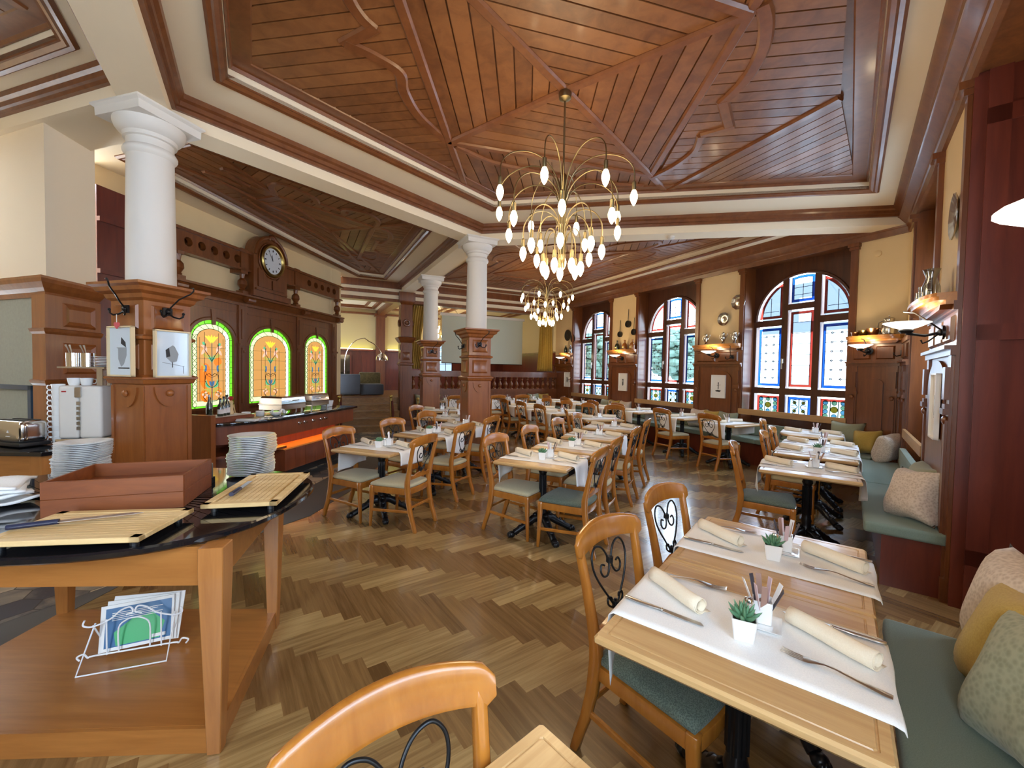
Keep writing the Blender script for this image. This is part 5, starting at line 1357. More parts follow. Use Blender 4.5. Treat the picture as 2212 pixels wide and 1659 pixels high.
def chW(s, v, h, lab, k='k'): p = PE(s, v, 0); chair(p.x, p.y, h, lab, k)
for v, q in ((6.83, 'near'), (7.60, 'middle'), (8.44, 'far')):
    chW(4.22, v, 64, 'chair on the buffet side of the %s table of the back row' % q); chW(4.80, v - .03, 244, 'chair on the window side of the %s table of the back row' % q)
for v, q in ((4.50, 'first'), (5.48, 'second'), (6.66, 'third'), (7.5, 'fourth'), (8.61, 'fifth'), (9.5, 'sixth')):
    chW(5.98, v, 66, 'chair on the room side of the %s table along the window bench' % q)
for s, q in ((3.26, 'first'), (4.40, 'second'), (5.10, 'third')):
    chW(s, 10.0, 334, 'chair with its back to the room at the %s table along the balustrade' % q)
# corner of one more table at the bottom edge
put(table_p, frame((.055, .44, 0), 138), 'oak table corner at the bottom edge of the picture beside the foreground chair', 'table', 'oak bistro tables on black iron pedestals')

# ------------------------------------------------------------------ chandeliers
def chandelier(x, y, label, zoff=0.0, power=15):
    t = thing('chandelier', label, 'chandelier', (x, y, zoff), 20, 'brass fountain chandeliers with bare bulbs')
    b = MB(); b.lathe([(.008, 3.1), (.008, ZP - zoff - .05)], 8); b.lathe([(.008, ZP - zoff - .11), (.05, ZP - zoff - .09), (.055, ZP - zoff - .05), (.04, ZP - zoff - .02)], 14); b.build('suspension_rod', ABRASS, t)
    b = MB(); b.lathe([(.01, 3.17), (.026, 3.15), (.03, 3.10), (.03, 2.98), (.02, 2.94)], 14); b.lathe([(.012, 2.50), (.03, 2.49), (.032, 2.46), (.02, 2.44), (.008, 2.42)], 12); b.build('hub', ABRASS, t)
    def unit(name, parent_pts, a):
        pass
    tiers = ((8, .575, 3.27, 2.92, 0, 3.0), (7, .48, 3.10, 2.72, .5, 2.92), (8, .33, 2.86, 2.53, .25, 2.72), (7, .16, 2.70, 2.39, .1, 2.58))
    arm0 = {}
    for ti, (n, r, top, end, ph, st) in enumerate(tiers):
        for i in range(n):
            a = 2 * PI * (i + ph) / n
            if ti not in arm0:
                pts = [(.018, 0, 2.46), (.022, 0, st - .2), (.03, 0, st)]
                for k in range(1, 17):
                    q = PI * k / 16; cx = (r + .04) / 2; rad = (r - .04) / 2
                    pts.append((cx - rad * math.cos(q), 0, st + (top - st) * math.sin(q) * 1.0 if q < PI / 2 else (end + .16) + (top - end - .16) * math.sin(q)))
                pts.append((r, 0, end + .10))
                m = MB(); m.tube(smooth_pts3(pts), .0048, 6); arm = m.build('arm', ABRASS, t)
                m = MB(); m.lathe([(.014, end + .03), (.016, end + .04), (.016, end + .095), (.007, end + .105)], 10, (r, 0)); sk = m.build('bulb_socket', ABRASS, arm)
                m = MB(); m.lathe([(.012, end + .035), (.020, end + .02), (.029, end - .01), (.028, end - .035), (.018, end - .066), (.006, end - .086), (.001, end - .09)], 12, (r, 0)); bu = m.build('bulb', BULB, arm)
                arm.rotation_euler.z = a; arm0[ti] = (arm, sk, bu)
            else:
                arm, sk, bu = arm0[ti]; q = arm.copy(); C.objects.link(q); q.parent = t; q.rotation_euler.z = a
                for c in (sk, bu): e = c.copy(); C.objects.link(e); e.parent = q
    if power:
        for zz in (2.9, 2.35):
            ld = bpy.data.lights.new('chandelier_light', 'POINT'); ld.energy = power; ld.color = (1, .78, .48); ld.shadow_soft_size = .3
            lo = bpy.data.objects.new('chandelier_light', ld); C.objects.link(lo); lo.location = (x, y, zz + zoff)
    return t
def smooth_pts3(pts, n=2):
    P = [Vector(p) for p in pts]; out = []
    for i in range(len(P) - 1):
        p0, p1, p2, p3 = P[max(i - 1, 0)], P[i], P[i + 1], P[min(i + 2, len(P) - 1)]
        for k in range(n):
            t = k / n; out.append(.5 * ((2 * p1) + (p2 - p0) * t + (2 * p0 - 5 * p1 + 4 * p2 - p3) * t * t + (3 * p1 - p0 - 3 * p2 + p3) * t ** 3))
    out.append(P[-1]); return out
chandelier(.40, 3.53, 'large brass fountain chandelier with bare bulbs under the star shaped ceiling panel')
chandelier(.72, 9.1, 'second brass fountain chandelier hanging low above the far tables', .20)
p = PE(3.95, 13.4, 0); chandelier(p.x, p.y, 'third brass chandelier glimpsed in the raised back room', .25, 3)  # added chandelier, stands for a reflection in the glass

# ------------------------------------------------------------------ wall shelves, lamps and what stands on them
def shelf(M, label, wd=1.0):
    t = thing('wall_shelf', label, 'shelf', (0, 0, 0), 0, 'wooden shelves on the dado'); t.matrix_world = M
    b = MB(); a = wd / 2
    out = lambda d: [(-a, 0), (a, 0), (a, d * .55)] + [(a * math.cos(PI * i / 12) * .98, d * .55 + d * .45 * math.sin(PI * i / 12)) for i in range(1, 12)] + [(-a, d * .55)]
    b.prism(out(.20), 2.055, 2.08); b.prism(out(.18), 2.03, 2.055); b.prism(out(.12), 2.0, 2.03); b.build('shelf_board', wood('shelf_wood', (.58, .25, .05), (.38, .14, .03), (2, 14, 14), rough=.3, coat=.4) if 'shelf_wood' not in MATS else MATS['shelf_wood'], t, smooth=30)
    b = MB(); b.plate([(-a + .02, 2.0), (a - .02, 2.0), (a - .05, 1.97), (-a + .05, 1.97)], 0, .09); b.build('shelf_moulding', MAHOG, t, smooth=0); return t
def wall_lamp(M, label, energy=5, off=.24, dx=0):
    t = thing('wall_lamp', label, 'wall lamp', (0, 0, 0), 0, 'iron wall lamps with white glass dishes'); t.matrix_world = M
    b = MB(); b.plate([(.05 * math.cos(2 * PI * i / 16), .05 * math.sin(2 * PI * i / 16)) for i in range(16)], 0, .015); b.ball((0, .02, 0), (.025, .02, .025), 10, 6); b.build('backplate', IRON, t)
    b = MB(); b.tube([(0, .02, 0), (dx * .4, off * .5, -.02), (dx, off, .0)], .010, 6); b.tube([(0, .03, -.01), (dx * .3, off * .4, -.06), (dx * .4, off * .55, -.075), (dx * .45, off * .6, -.05)], .006, 6)
    b.tube([(0, .02, .02), (-dx * .3, .09, .09), (dx * .3, .16, .15), (dx * .8, .22, .16)], .006, 6); b.lathe([(.03, 0), (.045, .02), (.035, .03)], 12, (dx, off)); b.build('lamp_arm', IRON, t)
    b = MB(); b.sections([[(dx + q * math.cos(2 * PI * i / 20), off + q * math.sin(2 * PI * i / 20), z) for i in range(20)] for q, z in ((.035, .03), (.075, .045), (.135, .075), (.132, .079), (.07, .052), (.03, .04))]); b.build('glass_dish', LAMPG, t, smooth=60)
    ld = bpy.data.lights.new('wall_lamp_light', 'POINT'); ld.energy = energy; ld.color = (1, .80, .5); ld.shadow_soft_size = .05
    lo = bpy.data.objects.new('wall_lamp_light', ld); C.objects.link(lo); lo.location = (M @ Vector((dx, off, .13)))
    return t
NM = ('corner pier', 'pier between large and middle windows', 'pier between the middle and far windows', 'last pier by the mustard curtain')
PCX = [(a + e) / 2 for a, e in WPIER]
for i, (a, e) in enumerate(WPIER):
    ee = min(e, 10.9); cx = (a + ee) / 2; wd = min(ee - a, 1.08)
    shelf(FW @ Matrix.Translation((cx, .02, 0)), 'curved wooden shelf with display pieces on the %s' % NM[i], wd - .04)
    wall_lamp(FW @ Matrix.Translation((cx - .02 if i else cx + .05, .055, 1.87)), 'lit dish wall lamp under the shelf on the %s' % NM[i], 4.5)
    if i in (0, 1): 
        coat_hook('black iron coat hook beside the wall lamp on the %s' % NM[i], FW @ Matrix.Translation((cx - .33, .055, 1.84)), 'black iron coat hooks on the window wall')
shelf(FC @ Matrix.Translation((4.55, .02, 0)), 'curved wooden shelf with glassware on the bench wall pier', 1.14)
wall_lamp(FC @ Matrix.Translation((4.22, .055, 1.83)), 'dish wall lamp on a long iron arm on the bench wall pier', 6, .20, -.02)
wall_lamp(FC @ Matrix.Translation((1.28, .0, 1.76)), 'wall lamp with white glass dish at the right edge, only partly in view', 4, .22, 0)
# prints on the window wall
for i, (dr, lab) in enumerate(((None, ''), (d_figure, 'white framed print of a standing figure below the shelf with silver jugs'), (d_coat, 'white framed print of a slim figure below the shelf with brown bottles'), (d_dark, 'white framed print of a dark figure on the last pier'))):
    if dr: 
        a, e = WPIER[i]; cx = (a + min(e, 10.9)) / 2
        framed('framed_picture', lab, FW @ Matrix.Translation((cx - .08, .055, 1.28)), .30, .44, FRAMEWH, PAPER, dr, 'framed prints')
framed('framed_picture', 'narrow framed print hung on the bench wall pier, seen almost edge on', FC @ Matrix.Translation((4.34, .06, 1.30)), .26, .48, FRAMEWH, PAPER, d_coat, 'framed prints')
def item(name, label, cat, M, prof, mat, group, n=20, cap=True):
    b = MB(); b.lathe(prof, n); o = b.build(name, mat, smooth=50); o.matrix_world = M; return tag(o, label, cat, group)
def onW(v, off=.11, z=2.08): return FW @ Matrix.Translation((v, off, z))
def onC(u, off=.11, z=2.08): return FC @ Matrix.Translation((u, off, z))
# corner pier: copper pots and a dark tankard
for v, s, lab in ((3.16, .8, 'small copper pot on the corner shelf, nearest the large window'), (3.06, 1.0, 'brass bowl in the row of pots on the corner shelf'), (2.95, 1.25, 'largest copper pot on the corner shelf')):
    item('copper_pot', lab, 'pot', onW(v) @ Matrix.Scale(s * 1.4, 4), [(.022, 0), (.028, .004), (.042, .05), (.045, .055), (.04, .054), (.024, .008), (.005, .006)], BRASS if 'brass' in lab else COPPER, 'pots on the corner shelf')
t = thing('tankard', 'large dark pewter jug at the end of the corner shelf', 'jug', (0, 0, 0), 0, 'pots on the corner shelf'); t.matrix_world = onW(2.78)
b = MB(); b.lathe([(.06, 0), (.075, .01), (.085, .06), (.07, .14), (.055, .18), (.062, .21), (.05, .225), (.01, .24)], 20); b.ball((0, 0, .25), .012, 8, 6); b.build('jug_body', PEWTER, t)
b = MB(); b.tube([(.06, 0, .19), (.11, 0, .17), (.12, 0, .11), (.08, 0, .05)], .008, 6); b.build('jug_handle', PEWTER, t)
# second pier: silver jugs and plates
for v, lab in ((5.62, 'silver jug on the silver jug shelf, nearest the middle window'), (5.25, 'silver jug with figured body in the middle of the silver jug shelf'), (5.02, 'silver coffee pot at the end of the silver jug shelf')):
    t = thing('silver_jug', lab, 'jug', (0, 0, 0), 0, 'silver jugs on the shelf'); t.matrix_world = onW(v)
    b = MB(); b.lathe([(.035, 0), (.03, .02), (.02, .04), (.045, .09), (.05, .13), (.03, .17), (.036, .20), (.02, .21), (.005, .225)], 18); b.build('jug_body', PEWTER, t)
    b = MB(); b.tube([(.03, 0, .18), (.075, 0, .17), (.08, 0, .11), (.045, 0, .08)], .005, 6); b.build('jug_handle', PEWTER, t)
    b = MB(); b.tube([(-.04, 0, .11), (-.075, 0, .15), (-.085, 0, .19)], [.012, .008, .006], 6); b.build('jug_spout', PEWTER, t)
def wall_plate(M, r, label, mat=PEWTER, scal=0):
    b = MB(); n = 40
    def rr(q, i): return q * (1 + (.03 * math.cos(2 * PI * i / n * scal) if scal else 0))
    b.sections([[(rr(q, i) * math.cos(2 * PI * i / n), y, rr(q, i) * math.sin(2 * PI * i / n)) for i in range(n)] for q, y in ((r * .6, .005), (r, .03), (r, .036), (r * .68, .018), (r * .5, .014), (r * .22, .022), (.004, .024))])
    o = b.build('wall_plate', mat, smooth=40); o.matrix_world = M; return tag(o, label, 'plate', 'plates on the plaster walls')
wall_plate(FW @ Matrix.Translation((5.32, .0, 2.56)), .125, 'round pewter plate with a rim, lower of the two between the windows')
wall_plate(FW @ Matrix.Translation((5.03, .0, 2.84)), .135, 'scalloped pewter plate, upper of the two between the windows', PEWTER, 10)
wall_plate(FC @ Matrix.Translation((4.30, .0, 2.66)), .16, 'oval looking pewter plate high on the bench wall pier', PEWTER, 12)
wall_plate(FW @ Matrix.Translation((10.58, .0, 2.62)), .17, 'large dark pan lid on the last pier, left of two', plain('dark_pan', (.05, .045, .04), .35, .6))
wall_plate(FW @ Matrix.Translation((10.30, .0, 2.50)), .12, 'smaller dark pan lid on the last pier', MATS['dark_pan'])
# pans with long handles on the third pier
for v, z, r, lab in ((7.93, 2.71, .085, 'uppermost long handled copper pan on the pier between the windows'), (8.22, 2.48, .07, 'long handled pan hanging on the far window side of the pier'), (7.72, 2.50, .075, 'long handled pan hanging on the middle window side of the pier')):
    t = thing('wall_pan', lab, 'pan', (0, 0, 0), 0, 'pans hung on the plaster'); t.matrix_world = FW @ Matrix.Translation((v, 0, z))
    b = MB(); n = 24; b.sections([[(q * math.cos(2 * PI * i / n), y, q * math.sin(2 * PI * i / n)) for i in range(n)] for q, y in ((r, .01), (r, .06), (r * .93, .06), (r * .9, .03), (.004, .03))]); b.build('pan_body', MATS['dark_pan'], t)
    b = MB(); b.bar((0, .04, r - .01), (0, .03, r + .26), .014, .006); b.tube([(.012 * math.cos(2 * PI * i / 12), .03, r + .27 + .012 * math.sin(2 * PI * i / 12)) for i in range(12)], .003, 5, closed=True); b.build('pan_handle', MATS['dark_pan'], t, smooth=0)
for v, m, lab in ((8.22, DGLASS, 'dark glass flask with a yellow label on the brown bottle shelf'), (7.95, AMBER, 'amber swing top jug in the middle of the brown bottle shelf'), (7.68, AMBER, 'amber bottle with a long neck on the brown bottle shelf')):
    t = thing('old_bottle', lab, 'bottle', (0, 0, 0), 0, 'old bottles on the shelf'); t.matrix_world = onW(v)
    b = MB(); b.lathe([(.055, 0), (.065, .01), (.066, .09), (.05, .14), (.022, .17), (.02, .22), (.026, .225), (.022, .235)], 20); b.build('bottle_glass', m, t)
    b = MB(); b.sections([[(.0672 * math.sin(R(-30 + 6 * i)) * -1, .0672 * math.cos(R(-30 + 6 * i)), z) for i in range(11)] for z in (.03, .075)], 0, False); b.build('bottle_label', plain('old_label', (.62, .52, .20), .6) if 'old_label' not in MATS else MATS['old_label'], t)
for v, m, lab in ((10.55, DGLASS, 'dark bottle on the last shelf by the curtain'), (10.30, GLASSY, 'clear glass jug on the last shelf by the curtain')):
    item('shelf_bottle', lab, 'bottle', onW(v), [(.05, 0), (.055, .01), (.055, .12), (.03, .17), (.02, .2), (.024, .23), (.004, .232)], m, 'bottles on the last shelf')
# glassware on the bench wall shelf
for k, (u, off, hh) in enumerate(((4.98, .10, .10), (4.90, .13, .11), (4.82, .11, .12), (4.74, .14, .12), (4.66, .12, .14), (4.58, .14, .14), (4.50, .12, .15))):
    item('drinking_glass', 'glass tumbler on the bench wall shelf, %s from the corner end' % ('first', 'second', 'third', 'fourth', 'fifth', 'sixth', 'seventh')[k], 'glass', onC(u, off), [(.024, 0), (.03, hh), (.027, hh), (.022, .008), (.003, .008)], GLASSY, 'glasses on the bench wall shelf', 14)
item('glass_jug', 'glass carafe with a flared lip at the front of the bench wall shelf', 'carafe', onC(4.36, .12), [(.05, 0), (.055, .01), (.05, .10), (.03, .17), (.05, .23), (.046, .23), (.026, .165), (.003, .01)], GLASSY, 'glasses on the bench wall shelf')
b = MB(); b.lathe([(.05, 0), (.05, .03), (.02, .045)], 20); o = b.build('smoke_detector', WHITE); o.matrix_world = Matrix.Translation((2.3, 6.15, ZS)) @ Matrix.Rotation(PI, 4, 'X'); tag(o, 'small white smoke detector under the plaster beam', 'smoke detector')
b = MB(); b.lathe([(.045, 0), (.045, .02), (.03, .028)], 20); o = b.build('wall_sensor', PLASTER); o.matrix_world = FW @ Matrix.Translation((2.98, 0, 3.22)) @ Matrix.Rotation(R(-90), 4, 'X'); tag(o, 'round cream wall cap high on the plaster in the corner', 'cover')
# ------------------------------------------------------------------ buffet counter in front of the stained glass
FKW = frame(PK(0), AL)
cnt = thing('buffet_counter', 'long dark wooden buffet counter with black stone top and glowing orange niche', 'counter', PK(0), AL)
def cpoly(d, x0=-6.75, x1=-3.97):
    y = .80 - d; a = [(x0 + d, .02), (x0 + d, y)]
    a += [(-4.95 + (.95 - d) * math.sin(PI / 2 * i / 10) * .95, .30 + (y - .30) * math.cos(PI / 2 * i / 10)) for i in range(11)]
    return a + [(x1, .25), (x1, .02)]
b = MB(); b.prism(cpoly(0), .815, .85); b.build('counter_top', GRANITE, cnt, smooth=30, bevel=.006)
b = MB(); b.prism(cpoly(.05), .60, .815); b.build('drawer_band', COUNTW, cnt, smooth=30)
b = MB(); b.bb(-6.7, -4.95, .05, .76, .13, .41); b.bb(-6.7, -4.95, .05, .42, .41, .60)
for k in range(8): b.bb(-6.7 + .22 * k, -6.695 + .22 * k, .76, .763, .14, .41)
b.build('lower_panels', COUNTW, cnt, smooth=0)
b = MB(); b.prism(cpoly(.03, -5.0), .44, .47); b.prism([(-4.98, .04), (-4.98, .62)] + [(-4.98 + .75 * math.sin(PI / 2 * i / 8), .15 + .45 * math.cos(PI / 2 * i / 8)) for i in range(9)] + [(-4.2, .04)], .1, .44)
b.bb(-4.98, -4.0, .03, .10, .44, .62); b.build('curved_end_shelf', COUNTW, cnt, smooth=30)
b = MB(); b.bb(-6.7, -4.1, .1, .66, .0, .13); b.build('plinth', BLACKPL, cnt, smooth=0)
b = MB(); b.bb(-6.68, -4.96, .425, .735, .405, .418); b.build('niche_floor', plain('niche_orange', (.75, .30, .06), .5), cnt, smooth=0)
b = MB(); b.bb(-6.68, -4.96, .43, .45, .565, .590); b.build('niche_light', NICHE, cnt, smooth=0)
for k, t_ in enumerate((5.25, 5.37, 5.56, 5.75, 5.86)):
    b = MB(Matrix.Translation((-t_, .752, .735)) @ Matrix.Rotation(R(-90), 4, 'X')); b.lathe([(.026, 0), (.026, .006), (.02, .010), (.018, .03), (.004, .031)], 16); b.build('control_knob', CHROME, cnt)
b = MB(FKW); b.bb(-3.96, -3.90, .02, .68, 0, .97); tag(b.build('counter_end_panel', PEDW, smooth=0), 'orange brown wooden panel closing the counter end behind the pedestal', 'panel')
def onK(t, off, z=.851, a=0): return FKW @ Matrix.Translation((-t, off, z)) @ Matrix.Rotation(a, 4, 'Z')
b = MB(); b.bb(-.30, .30, -.16, .16, 0, .06); b.bb(-.285, .285, -.145, .145, .06, .064, 1); o = b.build('bottle_tray', [COUNTW, plain('tray_cloth', (.74, .74, .74), .8)], smooth=0, bevel=.003, seg=1); o.matrix_world = onK(4.36, .38, a=R(-6)); tag(o, 'dark wooden tray with white lining holding oil bottles', 'tray')
OIL = plain('oil_glass', (.45, .42, .10), .08, coat=1); PALEL = plain('bottle_paper', (.74, .70, .72), .6)
for k, (t_, off, m, hh, lab) in enumerate(((4.17, .40, DGLASS, 1.05, 'dark oil bottle at the near end of the counter tray'), (4.24, .34, OIL, .9, 'clear bottle of yellow oil on the counter tray'), (4.30, .42, DGLASS, .86, 'dark vinegar bottle with pale label, left in the pair'), (4.37, .40, DGLASS, .92, 'dark vinegar bottle with pale label, right in the pair'), (4.44, .38, DGLASS, .98, 'dark bottle with label beside the pepper mill'))):
    t = thing('oil_bottle', lab, 'bottle', (0, 0, 0), 0, 'bottles on the counter tray'); t.matrix_world = onK(t_, off, .915)
    b = MB(); b.lathe([(.028, 0), (.032, .006), (.032, .13 * hh), (.014, .175 * hh), (.012, .23 * hh)], 16); b.build('bottle_glass', m, t)
    b = MB(); b.lathe([(.0135, .222 * hh), (.0135, .245 * hh), (.004, .247 * hh)], 12); b.build('bottle_cap', BLACKPL if k else STEEL, t)
    if k > 1: b = MB(); b.lathe([(.0325, .03), (.0325, .095 * hh)], 16, cap=False); b.build('bottle_label', PALEL, t)
t = thing('pepper_mill', 'pale wooden pepper mill with a red top on the counter tray', 'pepper mill', (0, 0, 0)); t.matrix_world = onK(4.52, .36, .915)
b = MB(); b.lathe([(.03, 0), (.03, .02), (.022, .06), (.028, .09), (.020, .12), (.026, .15), (.012, .17)], 16); b.build('mill_body', plain('pale_beech', (.70, .50, .26), .4), t); b = MB(); b.lathe([(.012, .168), (.026, .185), (.026, .21), (.006, .222)], 14); b.build('mill_top', REDP, t)
RAM = [(.045, 0), (.05, .004), (.053, .065), (.048, .065), (.044, .008), (.005, .006)]
item('ramekin', 'white bowl on the counter with a wooden brush behind it', 'bowl', onK(4.78, .34), RAM, PORC, 'white bowls on the buffet counter')
item('ramekin', 'white bowl on the counter beside the front chafing dish', 'bowl', onK(4.95, .40), RAM, PORC, 'white bowls on the buffet counter')
b = MB(); b.tube([(0, 0, .0), (.0, -.03, .16)], .006, 8); b.box((0, .0, .03), (.03, .012, .05)); o = b.build('pastry_brush', BOARDW); o.matrix_world = onK(4.72, .25, .855); tag(o, 'wooden brush standing behind the white bowls on the counter', 'brush')
t = thing('magazine', 'stack of two white paperback magazines lying on the counter edge', 'magazine', (0, 0, 0)); t.matrix_world = onK(4.55, .62, .851, R(12))
b = MB(); b.bb(-.15, .15, -.11, .11, 0, .012); b.bb(-.145, .155, -.10, .115, .013, .026); b.build('pages', PAPER, t, smooth=0); b = MB(); b.bb(-.12, .08, -.09, .09, .026, .027); b.bb(-.143, -.05, .1155, .116, .015, .022); b.build('cover_picture', plain('magazine_photo', (.10, .09, .06), .3, noise=.6, nscale=14), t, smooth=0)
b = MB(); b.bb(.02, .07, .1155, .1162, .015, .022); b.build('red_spine_mark', REDP, t, smooth=0)
t = thing('spoon_dish', 'white porcelain spoon dish with curved handle on the counter edge', 'dish', (0, 0, 0)); t.matrix_world = onK(5.02, .58, .852, R(8))
b = MB(); b.sections([[(q * 1.4 * math.cos(2 * PI * i / 20), q * .8 * math.sin(2 * PI * i / 20), z) for i in range(20)] for q, z in ((.03, 0), (.06, .02), (.07, .04), (.064, .04), (.04, .015))]); b.build('dish_bowl', PORC, t)
b = MB(); b.tube([(-.09, 0, .035), (-.13, 0, .07), (-.17, 0, .06), (-.19, 0, .02)], [.02, .016, .018, .02], 8); b.tube([(.08, 0, .04), (.10, .01, .09), (.11, -.02, .05)], .01, 6); b.build('dish_handle', PORC, t)
def chafer(t_, lab, L=.52):
    t = thing('chafing_dish', lab, 'chafing dish', (0, 0, 0), 0, 'chrome chafing dishes'); t.matrix_world = onK(t_, .36)
    b = MB(); b.sq([(L / 2 - .02, .05), (L / 2, .055), (L / 2, .12), (L / 2 + .01, .125), (L / 2 + .01, .135), (.01, .135)], ry=.66); b.build('water_pan', CHROME, t, smooth=30)
    b = MB(); b.sq([(L / 2 + .004, .137), (L / 2, .15), (L / 2 - .012, .215), (L / 2 - .035, .24), (.01, .245)], ry=.66); b.build('lid', CHROME, t, smooth=30)
    b = MB(); b.tube([(-.07, .17, .17), (-.07, .2, .18), (.07, .2, .18), (.07, .17, .17)], .006, 6); b.build('lid_handle', STEEL, t)
    for sx in (-1, 1):
        for sy in (-1, 1): b = MB(); b.bb(sx * (L / 2 - .03) - .008, sx * (L / 2 - .03) + .008, sy * .13 - .008, sy * .13 + .008, 0, .06); b.build('leg', STEEL, t, smooth=0)
chafer(5.45, 'front chrome chafing dish under the wide stained glass panel'); chafer(6.12, 'rear chrome chafing dish nearest the stairs', .46)
b = MB(); b.sq([(.07, 0), (.085, .10), (.08, .10), (.066, .006), (.01, .006)], ch=.02); o = b.build('square_bowl', PORC, smooth=30); o.matrix_world = onK(6.50, .38); tag(o, 'white square bowl beside the rear chafing dish', 'bowl')
b = MB(); b.bb(-.1, .1, -.06, .06, 0, .07); o = b.build('wooden_box', TRAYW, smooth=0, bevel=.003, seg=1); o.matrix_world = onK(6.66, .30); tag(o, 'small red brown wooden box at the stair end of the counter', 'box')
for k in range(7):
    b = MB(); b.grid(lambda u, v: ((u - .5) * .2, (v - .5) * .16, .006 * math.sin(u * 9 + k) + .004 * math.cos(v * 11 + k * 2)), 10, 10); o = b.build('folded_napkin', NAPK, smooth=60, solid=.012)
    o.matrix_world = FKW @ Matrix.Translation((-4.62, .52, .485 + .019 * k)) @ Matrix.Rotation(random.uniform(-.3, .3), 4, 'Z'); tag(o, 'cream napkin in the loose pile on the curved counter shelf', 'napkin', 'napkins piled on the counter shelf')

# ------------------------------------------------------------------ granite topped island in the left foreground
IC = (-1.95, 2.0)
def oval(k=1.0, a=.90, b_=.65, e=2.6, n=64):
    out = []
    for i in range(n):
        t_ = 2 * PI * i / n; c, s_ = math.cos(t_), math.sin(t_)
        out.append((math.copysign(abs(c) ** (2 / e), c) * (a - (1 - k)), math.copysign(abs(s_) ** (2 / e), s_) * (b_ - (1 - k))))
    return out
isl = thing('buffet_island', 'oak serving island with an oval black granite top and a low open shelf', 'serving table', (IC[0], IC[1], 0))
b = MB(); b.sections([[(x, y, z) for x, y in oval(k)] for k, z in ((.992, .815), (1.0, .822), (1.0, .838), (.993, .845), (.2, .845))]); b.build('granite_top', GRANITE, isl, smooth=30)
LG = [(.82, -.425), (.60, .345), (-.55, .30), (-.52, -.50)]
for i, (x, y) in enumerate(LG):
    b = MB(); s = .036; rz = R(12); b.sq([(.024, 0), (.043, .70), (.043, .815)], (x, y), rz=rz); b.build('leg', OAKIV, isl, smooth=0, bevel=.003, seg=1)
b = MB()
for i in range(4):
    p, q = LG[i], LG[(i + 1) % 4]; b.bar((p[0], p[1], .735), (q[0], q[1], .735), .026, .15)
b.build('apron', OAKI, isl, smooth=0)
b = MB(); q = [(x * 1.0, y * 1.0) for x, y in LG]; b.prism(q, .075, .10); b.build('low_shelf', OAKI, isl, smooth=0)
b = MB()
for i in range(4):
    p, r_ = LG[i], LG[(i + 1) % 4]; b.bar((p[0], p[1], .05), (r_[0], r_[1], .05), .03, .098)
b.build('shelf_skirt', OAKI, isl, smooth=0)
IZ = .8455
def onI(x, y, h=0, z=IZ): return frame((x, y, z), h)
def cutting(x, y, h, L, D, lab):
    t = thing('bread_board', lab, 'cutting board', (0, 0, 0), 0, 'slatted bread boards on the island'); t.matrix_world = onI(x, y, h)
    b = MB(); b.bb(-L / 2, L / 2, -D / 2, -D / 2 + .035, .022, .042); b.bb(-L / 2, L / 2, D / 2 - .035, D / 2, .022, .042); b.bb(-L / 2, -L / 2 + .035, -D / 2, D / 2, .022, .042); b.bb(L / 2 - .035, L / 2, -D / 2, D / 2, .022, .042); b.build('board_frame', BOARDW, t, smooth=0, bevel=.003, seg=1)
    b = MB(); b.bb(-L / 2 + .03, L / 2 - .03, -D / 2 + .03, D / 2 - .03, .022, .026); b.build('crumb_tray', plain('crumb_tray_wood', (.45, .28, .11), .5) if 'crumb_tray_wood' not in MATS else MATS['crumb_tray_wood'], t, smooth=0)
    long = max(L, D); n = int((min(L, D) - .08) / .024); b = MB()
    for i in range(n):
        o_ = -n * .012 + .012 + i * .024
        if L >= D: b.bb(-L / 2 + .035, L / 2 - .035, o_ - .0105, o_ + .0105, .028, .040)
        else: b.bb(o_ - .0105, o_ + .0105, -D / 2 + .035, D / 2 - .035, .028, .040)
    b.build('slats', BOARDW, t, smooth=0)
    for sx in (-1, 1):
        for sy in (-1, 1): b = MB(); b.lathe([(.014, 0), (.014, .023)], 10, (sx * (L / 2 - .04), sy * (D / 2 - .04))); b.build('foot', BLACKPL, t)
cutting(-1.585, 1.575, -8, .50, .32, 'slatted bread board lying along the front of the granite island'); cutting(-1.27, 2.11, -12, .31, .56, 'slatted bread board lying lengthwise at the end of the granite island')
t = thing('bread_knife', 'long bread knife with dark handle on the front bread board', 'knife', (0, 0, 0)); t.matrix_world = onI(-1.66, 1.58, 60, IZ + .043)
b = MB(); b.sections([[(w2 * math.cos(2 * PI * i / 10), y, .012 + .010 * math.sin(2 * PI * i / 10)) for i in range(10)] for y, w2 in ((-.19, .010), (-.18, .014), (-.12, .012), (-.07, .013), (-.055, .012))]); b.build('knife_handle', plain('navy_handle', (.02, .025, .06), .35), t)
b = MB(); b.add([(-.013, -.055, .010), (.013, -.055, .010), (.012, .15, .008), (.002, .19, .007), (-.013, .15, .008), (-.013, -.055, .013), (.013, -.055, .012), (.012, .15, .010), (.002, .19, .009), (-.013, .15, .011)], [(4, 3, 2, 1, 0), (5, 6, 7, 8, 9), (0, 1, 6, 5), (1, 2, 7, 6), (2, 3, 8, 7), (3, 4, 9, 8), (4, 0, 5, 9)]); b.build('knife_blade', STEEL, t, smooth=0)
t = thing('serving_knife', 'short handled knife pointing away on the lengthwise bread board', 'knife', (0, 0, 0)); t.matrix_world = onI(-1.33, 2.02, -14, IZ + .043)
b = MB(); b.sections([[(w2 * math.cos(2 * PI * i / 10), y, .011 + .009 * math.sin(2 * PI * i / 10)) for i in range(10)] for y, w2 in ((-.10, .011), (-.09, .014), (-.03, .012), (.0, .012))]); b.build('knife_handle', MATS['navy_handle'], t); b = MB(); b.bb(-.011, .011, 0, .14, .008, .011); b.build('knife_blade', STEEL, t, smooth=0)
